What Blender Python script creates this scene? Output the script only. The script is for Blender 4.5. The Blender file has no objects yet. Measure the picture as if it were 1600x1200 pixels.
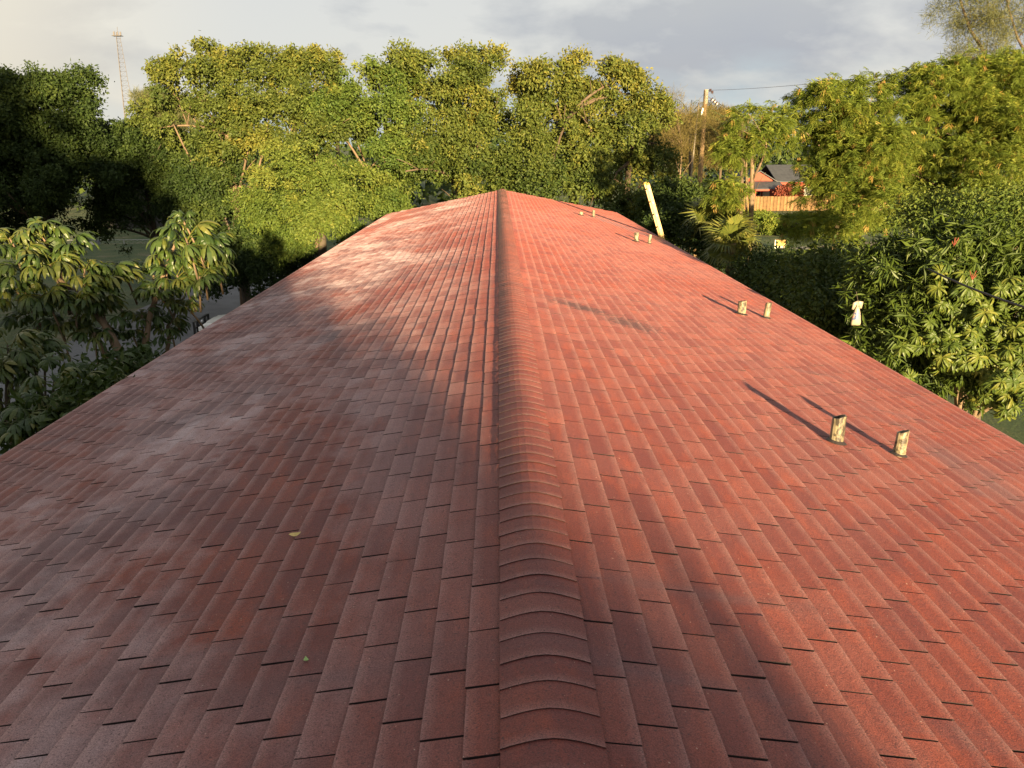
import bpy, math, random
import numpy as np
from mathutils import Vector, Matrix, Euler

random.seed(11)
rng = np.random.default_rng(11)
SC = bpy.context.scene
COL = SC.collection

# ------------------------------------------------------------------ camera
RIDGE = 6.6                      # ridge height above the ground
SLOPE = 0.2017                   # rise over run of the roof
HALF = 4.232                     # half width of the roof (plan)
LEN = 30.83                      # far end of the ridge
F_PX, PITCH, YAW, ROLL = 1272.6, math.radians(16.383), math.radians(0.868), math.radians(-0.276)
CAM = np.array([-0.137, 0.0, RIDGE + 1.5846])
_cy, _sy = math.cos(YAW), math.sin(YAW)
_R = np.array([_cy, -_sy, 0.]); _F0 = np.array([_sy, _cy, 0.]); _U0 = np.array([0, 0, 1.])
_F = _F0 * math.cos(PITCH) - _U0 * math.sin(PITCH)
_U = _F0 * math.sin(PITCH) + _U0 * math.cos(PITCH)
_R2 = _R * math.cos(ROLL) + _U * math.sin(ROLL)
_U2 = _U * math.cos(ROLL) - _R * math.sin(ROLL)

cam_data = bpy.data.cameras.new('camera')
cam_data.sensor_width = 36.0
cam_data.lens = F_PX / 1600 * 36.0
cam_data.clip_start = 0.05
cam_data.clip_end = 5000
cam = bpy.data.objects.new('camera', cam_data)
COL.objects.link(cam)
cam.matrix_world = Matrix(((_R2[0], _U2[0], -_F[0], CAM[0]), (_R2[1], _U2[1], -_F[1], CAM[1]),
                           (_R2[2], _U2[2], -_F[2], CAM[2]), (0, 0, 0, 1)))
SC.camera = cam
SC.render.resolution_x, SC.render.resolution_y = 1024, 768


def at(px, py, Y):
    """point of the place seen at photograph pixel (px, py) at the forward distance Y"""
    d = _F + _R2 * (px - 800) / F_PX - _U2 * (py - 600) / F_PX
    return CAM + d * (Y - CAM[1]) / d[1]


def at_z(px, py, z):
    d = _F + _R2 * (px - 800) / F_PX - _U2 * (py - 600) / F_PX
    return CAM + d * (z - CAM[2]) / d[2]


def project(P):
    d = np.asarray(P) - CAM
    w = d @ _F
    return np.stack([800 + F_PX * (d @ _R2) / w, 600 - F_PX * (d @ _U2) / w, w], -1)


# ------------------------------------------------------------------ light
SUN_EL = math.radians(6.2)
SUN_AZ = math.radians(12.5)      # behind the camera, a little to the right
SUN_DIR = Vector((math.sin(SUN_AZ) * math.cos(SUN_EL), -math.cos(SUN_AZ) * math.cos(SUN_EL), math.sin(SUN_EL)))
sun_data = bpy.data.lights.new('sun', 'SUN')
sun_data.energy = 5.0
sun_data.angle = math.radians(0.7)
sun_data.color = (1.0, 0.76, 0.42)
sun = bpy.data.objects.new('sun', sun_data)
COL.objects.link(sun)
sun.rotation_euler = SUN_DIR.to_track_quat('Z', 'Y').to_euler()

world = bpy.data.worlds.new('World')
SC.world = world
world.use_nodes = True
SC.view_settings.view_transform = 'Standard'
SC.view_settings.look = 'None'
SC.view_settings.exposure = 2.1
SC.view_settings.gamma = 1.0
SC.view_settings.use_curve_mapping = False


def build_world():
    nt = world.node_tree
    nt.nodes.clear()
    N, L = nt.nodes.new, nt.links.new
    out = N('ShaderNodeOutputWorld')
    sky = N('ShaderNodeTexSky')
    sky.sky_type = 'NISHITA'
    sky.sun_disc = False
    sky.sun_elevation = SUN_EL
    sky.sun_rotation = math.pi - SUN_AZ
    bg1 = N('ShaderNodeBackground'); bg1.inputs[1].default_value = 0.05
    L(sky.outputs[0], bg1.inputs[0])
    tc = N('ShaderNodeTexCoord')
    sep = N('ShaderNodeSeparateXYZ'); L(tc.outputs['Generated'], sep.inputs[0])
    # cloud deck: layered grey and white, colour by height and by two noises
    mp = N('ShaderNodeMapping'); mp.inputs['Scale'].default_value = (1.0, 1.0, 2.5)
    mp.inputs['Location'].default_value = (0.35, 0.1, 0.22)
    L(tc.outputs['Generated'], mp.inputs[0])
    n1 = N('ShaderNodeTexNoise'); n1.inputs['Scale'].default_value = 4.2; n1.inputs['Detail'].default_value = 7
    n1.inputs['Roughness'].default_value = 0.55; n1.inputs['Distortion'].default_value = 0.15
    L(mp.outputs[0], n1.inputs['Vector'])
    n2 = N('ShaderNodeTexNoise'); n2.inputs['Scale'].default_value = 7.5; n2.inputs['Detail'].default_value = 5
    L(mp.outputs[0], n2.inputs['Vector'])
    r0 = N('ShaderNodeValToRGB')          # height: pale blue at the horizon, grey base, paler above
    r0.color_ramp.elements[0].position = 0.0; r0.color_ramp.elements[0].color = (0.50, 0.61, 0.66, 1)
    r0.color_ramp.elements[1].position = 1.0; r0.color_ramp.elements[1].color = (0.47, 0.48, 0.49, 1)
    e = r0.color_ramp.elements.new(0.045); e.color = (0.50, 0.59, 0.66, 1)
    e = r0.color_ramp.elements.new(0.085); e.color = (0.42, 0.43, 0.50, 1)
    e = r0.color_ramp.elements.new(0.16); e.color = (0.49, 0.49, 0.52, 1)
    add = N('ShaderNodeMath'); add.operation = 'MULTIPLY_ADD'
    L(n2.outputs['Fac'], add.inputs[0]); add.inputs[1].default_value = 0.09
    sub = N('ShaderNodeMath'); sub.operation = 'SUBTRACT'; L(sep.outputs[2], sub.inputs[0]); sub.inputs[1].default_value = 0.045
    L(sub.outputs[0], add.inputs[2])
    L(add.outputs[0], r0.inputs[0])
    r1 = N('ShaderNodeValToRGB')
    r1.color_ramp.elements[0].position = 0.45; r1.color_ramp.elements[0].color = (0, 0, 0, 1)
    r1.color_ramp.elements[1].position = 0.60; r1.color_ramp.elements[1].color = (1, 1, 1, 1)
    L(n1.outputs['Fac'], r1.inputs[0])
    white = N('ShaderNodeMix'); white.data_type = 'RGBA'
    L(r1.outputs[0], white.inputs[0]); L(r0.outputs[0], white.inputs[6]); white.inputs[7].default_value = (0.70, 0.69, 0.68, 1)
    # evening glow on the clouds to the left (west)
    dot = N('ShaderNodeVectorMath'); dot.operation = 'DOT_PRODUCT'
    L(tc.outputs['Generated'], dot.inputs[0]); dot.inputs[1].default_value = (-0.70, 0.66, 0.27)
    mr = N('ShaderNodeMapRange'); mr.inputs['From Min'].default_value = 0.84; mr.inputs['From Max'].default_value = 1.0
    mr.interpolation_type = 'SMOOTHSTEP'
    L(dot.outputs['Value'], mr.inputs[0])
    glow = N('ShaderNodeMix'); glow.data_type = 'RGBA'
    L(mr.outputs[0], glow.inputs[0]); L(white.outputs[2], glow.inputs[6]); glow.inputs[7].default_value = (0.92, 0.82, 0.66, 1)
    bg2 = N('ShaderNodeBackground'); bg2.inputs[1].default_value = 0.245
    L(glow.outputs[2], bg2.inputs[0])
    mix = N('ShaderNodeMixShader'); mix.inputs[0].default_value = 0.9
    L(bg1.outputs[0], mix.inputs[1]); L(bg2.outputs[0], mix.inputs[2])
    L(mix.outputs[0], out.inputs[0])


build_world()


# ------------------------------------------------------------------ helpers: objects
def link(o, parent=None):
    COL.objects.link(o)
    if parent is not None:
        o.parent = parent
    return o


def tag(o, label=None, cat=None, group=None, kind=None):
    if label: o['label'] = label
    if cat: o['category'] = cat
    if group: o['group'] = group
    if kind: o['kind'] = kind
    return o


def thing(name, label, cat, loc=(0, 0, 0), group=None):
    o = bpy.data.objects.new(name, None)
    o.empty_display_size = 0.3
    o.location = loc
    link(o)
    return tag(o, label, cat, group)


def world_loc(o):
    v = Vector((0, 0, 0))
    while o is not None:
        v += o.location
        o = o.parent
    return v


def mesh_arrays(name, V, F, mat, parent=None, tone=None, smooth=False):
    """V (n,3), F (m,k) faces all with k corners, in world coordinates"""
    V = np.asarray(V, dtype=np.float32); F = np.asarray(F, dtype=np.int32)
    if parent is not None:
        V = V - np.array(world_loc(parent), dtype=np.float32)
    me = bpy.data.meshes.new(name)
    k = F.shape[1]; m = len(F)
    me.vertices.add(len(V)); me.vertices.foreach_set('co', V.ravel())
    me.loops.add(m * k); me.loops.foreach_set('vertex_index', F.ravel())
    me.polygons.add(m)
    me.polygons.foreach_set('loop_start', np.arange(0, m * k, k, dtype=np.int32))
    me.update(calc_edges=True)
    if tone is not None:
        a = me.attributes.new('tone', 'FLOAT', 'FACE')
        a.data.foreach_set('value', np.asarray(tone, dtype=np.float32))
    me.polygons.foreach_set('use_smooth', np.full(m, bool(smooth)))
    if mat is not None: me.materials.append(mat)
    o = bpy.data.objects.new(name, me)
    return link(o, parent)


class MB:
    """collects simple shapes (world coordinates) for ONE mesh object"""
    def __init__(self):
        self.v = []; self.f = []; self.t = []; self.tone = 0.5

    def add(self, vs, fs):
        b = len(self.v)
        self.v += [tuple(map(float, p)) for p in vs]
        for q in fs:
            self.f.append([b + i for i in q]); self.t.append(self.tone)
        return self

    def box(self, c, s, M=None):
        c = Vector(c)
        vs = [Vector((x * s[0] / 2, y * s[1] / 2, z * s[2] / 2)) for x in (-1, 1) for y in (-1, 1) for z in (-1, 1)]
        if M is not None: vs = [M @ p for p in vs]
        self.add([c + p for p in vs], [(0, 1, 3, 2), (4, 6, 7, 5), (0, 4, 5, 1), (2, 3, 7, 6), (0, 2, 6, 4), (1, 5, 7, 3)])
        return self

    def bar(self, a, b, w, h=None, up=(0, 0, 1)):
        a, b = Vector(a), Vector(b)
        d = (b - a); ln = d.length; d.normalize()
        u = Vector(up)
        if abs(d.dot(u)) > 0.98: u = Vector((0, 1, 0))
        x = d.cross(u).normalized(); z = x.cross(d)
        M = Matrix((x, d, z)).transposed()
        return self.box((a + b) / 2, (w, ln, h or w), M)

    def tube(self, path, radii, n=6, cap=True):
        P = [Vector(p) for p in path]
        if not hasattr(radii, '__len__'): radii = [radii] * len(P)
        base = len(self.v); prev = None
        vs = []; fs = []
        for i, p in enumerate(P):
            d = (P[min(i + 1, len(P) - 1)] - P[max(i - 1, 0)]).normalized()
            if prev is None:
                u = Vector((0, 0, 1)) if abs(d.z) < 0.9 else Vector((1, 0, 0))
                x = d.cross(u).normalized()
            else:
                x = (prev - d * prev.dot(d)).normalized()
            prev = x; y = d.cross(x)
            for k in range(n):
                a = 2 * math.pi * k / n
                vs.append(p + (x * math.cos(a) + y * math.sin(a)) * radii[i])
        for i in range(len(P) - 1):
            for k in range(n):
                fs.append((i * n + k, i * n + (k + 1) % n, (i + 1) * n + (k + 1) % n, (i + 1) * n + k))
        if cap:
            fs.append(tuple(reversed(range(n)))); fs.append(tuple((len(P) - 1) * n + k for k in range(n)))
        return self.add(vs, fs)

    def mesh(self, name, mat, off=(0, 0, 0), smooth=False):
        me = bpy.data.meshes.new(name)
        ox, oy, oz = off
        me.from_pydata([(x - ox, y - oy, z - oz) for x, y, z in self.v], [], self.f)
        a = me.attributes.new('tone', 'FLOAT', 'FACE')
        a.data.foreach_set('value', np.asarray(self.t, dtype=np.float32))
        if smooth: me.polygons.foreach_set('use_smooth', np.full(len(self.f), True))
        if mat is not None: me.materials.append(mat)
        me.update()
        return me

    def build(self, name, mat, parent=None, smooth=False):
        off = world_loc(parent) if parent is not None else (0, 0, 0)
        return link(bpy.data.objects.new(name, self.mesh(name, mat, off, smooth)), parent)


# ------------------------------------------------------------------ helpers: materials
def new_mat(name):
    m = bpy.data.materials.new(name); m.use_nodes = True
    return m, m.node_tree, m.node_tree.nodes['Principled BSDF']


def noise(nt, vec, scale, detail=3, rough=0.5, dist=0.0):
    n = nt.nodes.new('ShaderNodeTexNoise')
    n.inputs['Scale'].default_value = scale; n.inputs['Detail'].default_value = detail
    n.inputs['Roughness'].default_value = rough; n.inputs['Distortion'].default_value = dist
    if vec is not None: nt.links.new(vec, n.inputs['Vector'])
    return n.outputs['Fac']


def ramp(nt, fac, stops):
    r = nt.nodes.new('ShaderNodeValToRGB')
    el = r.color_ramp.elements
    while len(el) < len(stops): el.new(0.5)
    for e, (p, c) in zip(el, stops):
        e.position = p; e.color = (c[0], c[1], c[2], 1) if hasattr(c, '__len__') else (c, c, c, 1)
    nt.links.new(fac, r.inputs[0])
    return r.outputs[0]


def mixc(nt, fac, a, b, mode='MIX'):
    m = nt.nodes.new('ShaderNodeMix'); m.data_type = 'RGBA'; m.blend_type = mode
    for sock, v in ((m.inputs[0], fac), (m.inputs[6], a), (m.inputs[7], b)):
        if hasattr(v, 'is_linked') or isinstance(v, bpy.types.NodeSocket): nt.links.new(v, sock)
        elif hasattr(v, '__len__'): sock.default_value = (v[0], v[1], v[2], 1)
        else: sock.default_value = v
    return m.outputs[2]


def math_node(nt, op, a, b=0.0, clamp=False):
    m = nt.nodes.new('ShaderNodeMath'); m.operation = op; m.use_clamp = clamp
    for sock, v in ((m.inputs[0], a), (m.inputs[1], b)):
        if isinstance(v, bpy.types.NodeSocket): nt.links.new(v, sock)
        else: sock.default_value = v
    return m.outputs[0]


def mapped(nt, vec, scale=(1, 1, 1), loc=(0, 0, 0), rot=(0, 0, 0)):
    m = nt.nodes.new('ShaderNodeMapping')
    m.inputs['Scale'].default_value = scale; m.inputs['Location'].default_value = loc; m.inputs['Rotation'].default_value = rot
    nt.links.new(vec, m.inputs[0])
    return m.outputs[0]


def bump(nt, b, height, strength, dist):
    n = nt.nodes.new('ShaderNodeBump')
    n.inputs['Strength'].default_value = strength; n.inputs['Distance'].default_value = dist
    nt.links.new(height, n.inputs['Height']); nt.links.new(n.outputs[0], b.inputs['Normal'])


def position(nt):
    return nt.nodes.new('ShaderNodeNewGeometry').outputs['Position']


def attr(nt, name):
    a = nt.nodes.new('ShaderNodeAttribute'); a.attribute_name = name
    return a.outputs['Fac']


def plain_mat(name, color, rough=0.6, var=0.15, scale=8.0, metallic=0.0, bump_s=0.0):
    m, nt, b = new_mat(name)
    p = position(nt)
    f = noise(nt, p, scale, 4, 0.6)
    c = ramp(nt, f, [(0.3, [x * (1 - var) for x in color]), (0.7, [min(1, x * (1 + var)) for x in color])])
    nt.links.new(c, b.inputs['Base Color'])
    b.inputs['Roughness'].default_value = rough; b.inputs['Metallic'].default_value = metallic
    if bump_s: bump(nt, b, noise(nt, p, scale * 6, 3), bump_s, 0.01)
    return m


def leaf_mat(name, dark, mid, light, trans=0.3, rough=0.6, spec=0.22, obj_random=False):
    m, nt, b = new_mat(name)
    if obj_random:
        f = nt.nodes.new('ShaderNodeObjectInfo').outputs['Random']
        f = math_node(nt, 'ADD', math_node(nt, 'MULTIPLY', f, 0.45), math_node(nt, 'MULTIPLY', attr(nt, 'tone'), 0.55))
    else:
        f = attr(nt, 'tone')
    c = ramp(nt, f, [(0.0, [x * 0.80 for x in dark]), (0.5, [x * 0.80 for x in mid]), (1.0, [x * 0.80 for x in light])])
    nt.links.new(c, b.inputs['Base Color'])
    b.inputs['Roughness'].default_value = rough
    b.inputs['Specular IOR Level'].default_value = spec
    t = nt.nodes.new('ShaderNodeBsdfTranslucent')
    tc = mixc(nt, 1.0, c, (1.25, 1.2, 0.5), 'MULTIPLY'); nt.links.new(tc, t.inputs[0])
    mx = nt.nodes.new('ShaderNodeMixShader'); mx.inputs[0].default_value = trans
    nt.links.new(b.outputs[0], mx.inputs[1]); nt.links.new(t.outputs[0], mx.inputs[2])
    nt.links.new(mx.outputs[0], nt.nodes['Material Output'].inputs[0])
    return m


def shingle_mat(name):
    """red painted granule shingles, paint worn on the edges, mauve and grey weathering, dark streaks, sheen and shade bands painted in"""
    m, nt, b = new_mat(name)
    L = nt.links.new
    p = position(nt)
    tone = attr(nt, 'tone')
    base = ramp(nt, tone, [(0.0, (0.162, 0.040, 0.033)), (0.35, (0.188, 0.045, 0.033)), (0.7, (0.210, 0.050, 0.034)), (1.0, (0.222, 0.059, 0.043))])
    sx = nt.nodes.new('ShaderNodeSeparateXYZ'); L(p, sx.inputs[0])
    leftside = nt.nodes.new('ShaderNodeMapRange'); L(sx.outputs[0], leftside.inputs[0])
    leftside.inputs['From Min'].default_value = -0.2; leftside.inputs['From Max'].default_value = -2.2
    leftside.inputs['To Min'].default_value = 0.08; leftside.inputs['To Max'].default_value = 1.0
    ls = leftside.outputs[0]
    # patches where the paint has gone mauve or orange
    f1 = noise(nt, mapped(nt, p, (1.6, 0.8, 1.6)), 1.3, 5, 0.6, 0.4)
    mv = math_node(nt, 'MULTIPLY', ramp(nt, f1, [(0.44, 0.0), (0.66, 0.85)]), math_node(nt, 'ADD', 0.35, math_node(nt, 'MULTIPLY', ls, 0.6)))
    base = mixc(nt, mv, base, (0.135, 0.040, 0.041))
    f2 = noise(nt, mapped(nt, p, (7, 2.2, 7), (3, 1, 0)), 1.2, 4, 0.6, 0.3)
    base = mixc(nt, ramp(nt, f2, [(0.5, 0.0), (0.72, 0.6)]), base, (0.30, 0.062, 0.030))
    # large bleached areas on the left, with whitish sky sheen painted into the colour
    f3 = noise(nt, mapped(nt, p, (0.5, 0.28, 0.5), (7, 4, 1)), 1.1, 4, 0.55, 0.5)
    bl = math_node(nt, 'MULTIPLY', ramp(nt, math_node(nt, 'ADD', math_node(nt, 'MULTIPLY', f3, 0.72), math_node(nt, 'MULTIPLY', noise(nt, p, 3.3, 4, 0.65), 0.28)), [(0.43, 0.0), (0.575, 1.0)]), leftside.outputs[0])
    bl = math_node(nt, 'MULTIPLY', bl, ramp(nt, tone, [(0.0, 0.30), (0.5, 0.85), (1.0, 1.0)]))
    base = mixc(nt, bl, base, (0.47, 0.355, 0.355))
    f5 = noise(nt, mapped(nt, p, (1.1, 0.9, 1.1), (11, 2, 4), (0, 0, 0.35)), 0.9, 4, 0.6, 0.7)
    base = mixc(nt, math_node(nt, 'MULTIPLY', ramp(nt, f5, [(0.48, 0.0), (0.62, 0.75)]), leftside.outputs[0]), base, (0.120, 0.050, 0.056))
    # dark algae streaks running down the slope
    f4 = noise(nt, mapped(nt, p, (0.35, 1.7, 0.35), (2, 9, 0), (0, 0, 0.28)), 1.0, 4, 0.6, 0.6)
    base = mixc(nt, ramp(nt, f4, [(0.60, 0.0), (0.74, 0.55)]), base, (0.12, 0.072, 0.080))
    # single dark marks: lichen streaks first, then coarse bands and a ridge line, each with a place of its own on the roof
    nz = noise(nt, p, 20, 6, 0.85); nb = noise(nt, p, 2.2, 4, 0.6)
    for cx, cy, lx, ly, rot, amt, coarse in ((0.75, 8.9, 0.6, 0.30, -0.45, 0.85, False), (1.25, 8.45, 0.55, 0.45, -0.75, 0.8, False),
                                             (3.15, 5.2, 0.30, 1.3, 0.05, 0.55, True), (3.35, 23.6, 0.45, 3.0, 0.25, 0.6, True),  # right slope: bands of shade painted dark into the shingles
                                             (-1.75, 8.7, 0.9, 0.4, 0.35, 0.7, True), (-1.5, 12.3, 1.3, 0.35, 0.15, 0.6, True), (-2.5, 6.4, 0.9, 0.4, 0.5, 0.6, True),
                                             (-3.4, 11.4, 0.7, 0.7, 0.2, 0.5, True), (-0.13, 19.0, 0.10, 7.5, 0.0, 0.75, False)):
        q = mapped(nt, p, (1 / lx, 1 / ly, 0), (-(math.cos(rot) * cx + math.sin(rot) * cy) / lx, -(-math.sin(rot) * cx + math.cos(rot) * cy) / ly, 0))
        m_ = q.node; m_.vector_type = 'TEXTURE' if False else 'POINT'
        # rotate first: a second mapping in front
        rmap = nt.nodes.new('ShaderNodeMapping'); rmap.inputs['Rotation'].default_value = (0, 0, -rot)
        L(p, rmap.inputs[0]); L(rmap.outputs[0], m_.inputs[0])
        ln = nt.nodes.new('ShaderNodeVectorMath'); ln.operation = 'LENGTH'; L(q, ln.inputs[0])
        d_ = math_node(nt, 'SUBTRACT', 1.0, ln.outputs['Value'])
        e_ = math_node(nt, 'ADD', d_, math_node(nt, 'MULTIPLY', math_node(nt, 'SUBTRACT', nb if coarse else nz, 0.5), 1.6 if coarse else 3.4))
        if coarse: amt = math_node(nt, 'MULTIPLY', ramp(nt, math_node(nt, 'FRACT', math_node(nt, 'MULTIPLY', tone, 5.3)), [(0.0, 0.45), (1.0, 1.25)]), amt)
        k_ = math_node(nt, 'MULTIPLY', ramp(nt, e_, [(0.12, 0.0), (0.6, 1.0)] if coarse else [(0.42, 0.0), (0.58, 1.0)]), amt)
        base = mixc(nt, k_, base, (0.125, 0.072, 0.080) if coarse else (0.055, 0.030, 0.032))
    # worn lighter lower edge of every tab (uv y = 0 at the butt)
    uv = nt.nodes.new('ShaderNodeUVMap'); uv.uv_map = 'UVMap'
    su = nt.nodes.new('ShaderNodeSeparateXYZ'); L(uv.outputs[0], su.inputs[0])
    edge = ramp(nt, su.outputs[1], [(0.0, 1.0), (0.08, 0.55), (0.35, 0.0)])
    wn = noise(nt, p, 9, 3)
    ew = math_node(nt, 'MULTIPLY', edge, math_node(nt, 'MULTIPLY', wn, math_node(nt, 'ADD', 0.6, math_node(nt, 'MULTIPLY', leftside.outputs[0], 0.7))))
    base = mixc(nt, ew, base, (0.43, 0.26, 0.235))
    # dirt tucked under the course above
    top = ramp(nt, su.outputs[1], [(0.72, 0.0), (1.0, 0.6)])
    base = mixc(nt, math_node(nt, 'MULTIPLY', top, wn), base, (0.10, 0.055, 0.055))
    # granules
    g = noise(nt, p, 210, 3, 0.75)
    base = mixc(nt, 1.0, base, ramp(nt, g, [(0.30, 0.42), (0.5, 1.0), (0.70, 1.55)]), 'MULTIPLY')
    g2 = noise(nt, p, 120, 2, 0.5)
    base = mixc(nt, ramp(nt, g2, [(0.62, 0.0), (0.68, 0.8)]), base, (0.07, 0.035, 0.035))
    g3 = noise(nt, mapped(nt, p, (1, 1, 1), (5, 5, 5)), 75, 1, 0.5)
    base = mixc(nt, ramp(nt, g3, [(0.775, 0.0), (0.79, 0.7)]), base, (0.55, 0.38, 0.30))
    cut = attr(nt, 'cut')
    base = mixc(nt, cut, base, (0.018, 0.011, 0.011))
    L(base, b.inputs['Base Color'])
    b.inputs['Roughness'].default_value = 0.62
    b.inputs['Specular IOR Level'].default_value = 0.38
    if 'Diffuse Roughness' in b.inputs: b.inputs['Diffuse Roughness'].default_value = 1.0
    h = math_node(nt, 'ADD', g, math_node(nt, 'MULTIPLY', noise(nt, p, 45, 3), 0.8))
    bump(nt, b, h, 0.9, 0.004)
    return m


def ground_mat():
    m, nt, b = new_mat('grass_ground')
    p = position(nt)
    f = noise(nt, p, 0.35, 6, 0.65, 0.4)
    c = ramp(nt, f, [(0.32, (0.020, 0.042, 0.010)), (0.48, (0.050, 0.082, 0.020)), (0.58, (0.085, 0.10, 0.032)), (0.70, (0.17, 0.14, 0.085))])
    c = mixc(nt, 1.0, c, ramp(nt, noise(nt, p, 14, 4, 0.7), [(0.3, 0.4), (0.7, 1.6)]), 'MULTIPLY')
    nt.links.new(c, b.inputs['Base Color']); b.inputs['Roughness'].default_value = 0.9
    bump(nt, b, noise(nt, p, 9, 5, 0.7), 0.8, 0.12)
    return m


def asphalt_mat(name, col):
    m, nt, b = new_mat(name)
    p = position(nt)
    c = ramp(nt, noise(nt, p, 0.6, 6, 0.65), [(0.3, [x * 0.7 for x in col]), (0.7, [x * 1.3 for x in col])])
    c = mixc(nt, 1.0, c, ramp(nt, noise(nt, p, 30, 3, 0.7), [(0.3, 0.75), (0.7, 1.25)]), 'MULTIPLY')
    nt.links.new(c, b.inputs['Base Color']); b.inputs['Roughness'].default_value = 0.75
    bump(nt, b, noise(nt, p, 60, 3), 0.4, 0.01)
    return m


def bark_mat(name, c0, c1, scale=6):
    m, nt, b = new_mat(name)
    p = mapped(nt, position(nt), (1, 1, 0.25))
    f = noise(nt, p, scale, 5, 0.65, 0.6)
    nt.links.new(ramp(nt, f, [(0.3, c0), (0.7, c1)]), b.inputs['Base Color'])
    b.inputs['Roughness'].default_value = 0.85
    bump(nt, b, f, 0.6, 0.03)
    return m


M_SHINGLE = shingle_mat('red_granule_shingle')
M_FELT = plain_mat('black_roof_felt', (0.012, 0.011, 0.012), 0.9)
M_FICUS = leaf_mat('ficus_leaf', (0.040, 0.066, 0.012), (0.098, 0.124, 0.022), (0.215, 0.195, 0.034), 0.14)
M_FICUS_GREEN = leaf_mat('green_ficus_leaf', (0.040, 0.078, 0.014), (0.088, 0.132, 0.022), (0.165, 0.185, 0.034), 0.14)
M_ROUND = leaf_mat('small_bright_leaf', (0.042, 0.078, 0.013), (0.098, 0.138, 0.022), (0.185, 0.200, 0.036), 0.14)
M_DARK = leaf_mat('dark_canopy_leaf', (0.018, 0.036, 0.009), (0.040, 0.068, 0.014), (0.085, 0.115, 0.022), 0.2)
M_LEUC = leaf_mat('feathery_leaf', (0.070, 0.115, 0.020), (0.175, 0.230, 0.034), (0.340, 0.340, 0.058), 0.35)
M_POD = leaf_mat('tan_seed_pod', (0.20, 0.10, 0.03), (0.32, 0.20, 0.05), (0.42, 0.34, 0.10), 0.2)
M_MANGO = leaf_mat('long_glossy_leaf', (0.035, 0.066, 0.012), (0.095, 0.135, 0.020), (0.230, 0.220, 0.036), 0.2, 0.48, 0.3, True)
M_SCHEF = leaf_mat('umbrella_leaf', (0.022, 0.050, 0.012), (0.062, 0.100, 0.020), (0.190, 0.175, 0.034), 0.2, 0.42, 0.4, True)
M_CASU = leaf_mat('casuarina_needle', (0.08, 0.10, 0.045), (0.15, 0.16, 0.065), (0.26, 0.24, 0.095), 0.3)
M_DRY = leaf_mat('dry_twig_leaf', (0.085, 0.075, 0.025), (0.16, 0.13, 0.04), (0.23, 0.17, 0.06), 0.2)
M_PALM = leaf_mat('palm_blade', (0.055, 0.085, 0.018), (0.13, 0.15, 0.03), (0.27, 0.24, 0.05), 0.2, 0.4, 0.4, True)
M_BARK = bark_mat('brown_bark', (0.05, 0.034, 0.022), (0.13, 0.088, 0.054))
M_BARK_PALE = bark_mat('pale_bark', (0.09, 0.06, 0.036), (0.20, 0.135, 0.08))
M_BARK_DARK = bark_mat('dark_bark', (0.035, 0.028, 0.020), (0.10, 0.075, 0.05))


# ------------------------------------------------------------------ the setting
def sheet(name, corners, mat, z, kind='structure'):
    o = mesh_arrays(name, [(x, y, z) for x, y in corners], [list(range(len(corners)))], mat)
    o['kind'] = kind
    return o


M_GROUND = ground_mat()
M_ROAD = asphalt_mat('grey_asphalt', (0.115, 0.12, 0.13))
M_SAND = asphalt_mat('sandy_soil', (0.27, 0.235, 0.19))
sheet('ground', [(-1500, -600), (1500, -600), (1500, 2500), (-1500, 2500)], M_GROUND, 0)
sheet('road', [(-19.0, -25), (-11.0, -25), (-11.0, 46), (-19.0, 46)], M_ROAD, 0.004)
sheet('road', [(-19.0, 46), (-11.0, 46), (-6.0, 58), (-19.0, 58)], M_ROAD, 0.008)
sheet('sandy_path', [(17, 52), (27, 49), (40, 55), (42, 60), (28, 56), (20, 60)], M_SAND, 0.004)
sheet('sandy_path', [(22, 66), (33, 64), (44, 69), (46, 76), (34, 71)], M_SAND, 0.004)


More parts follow.
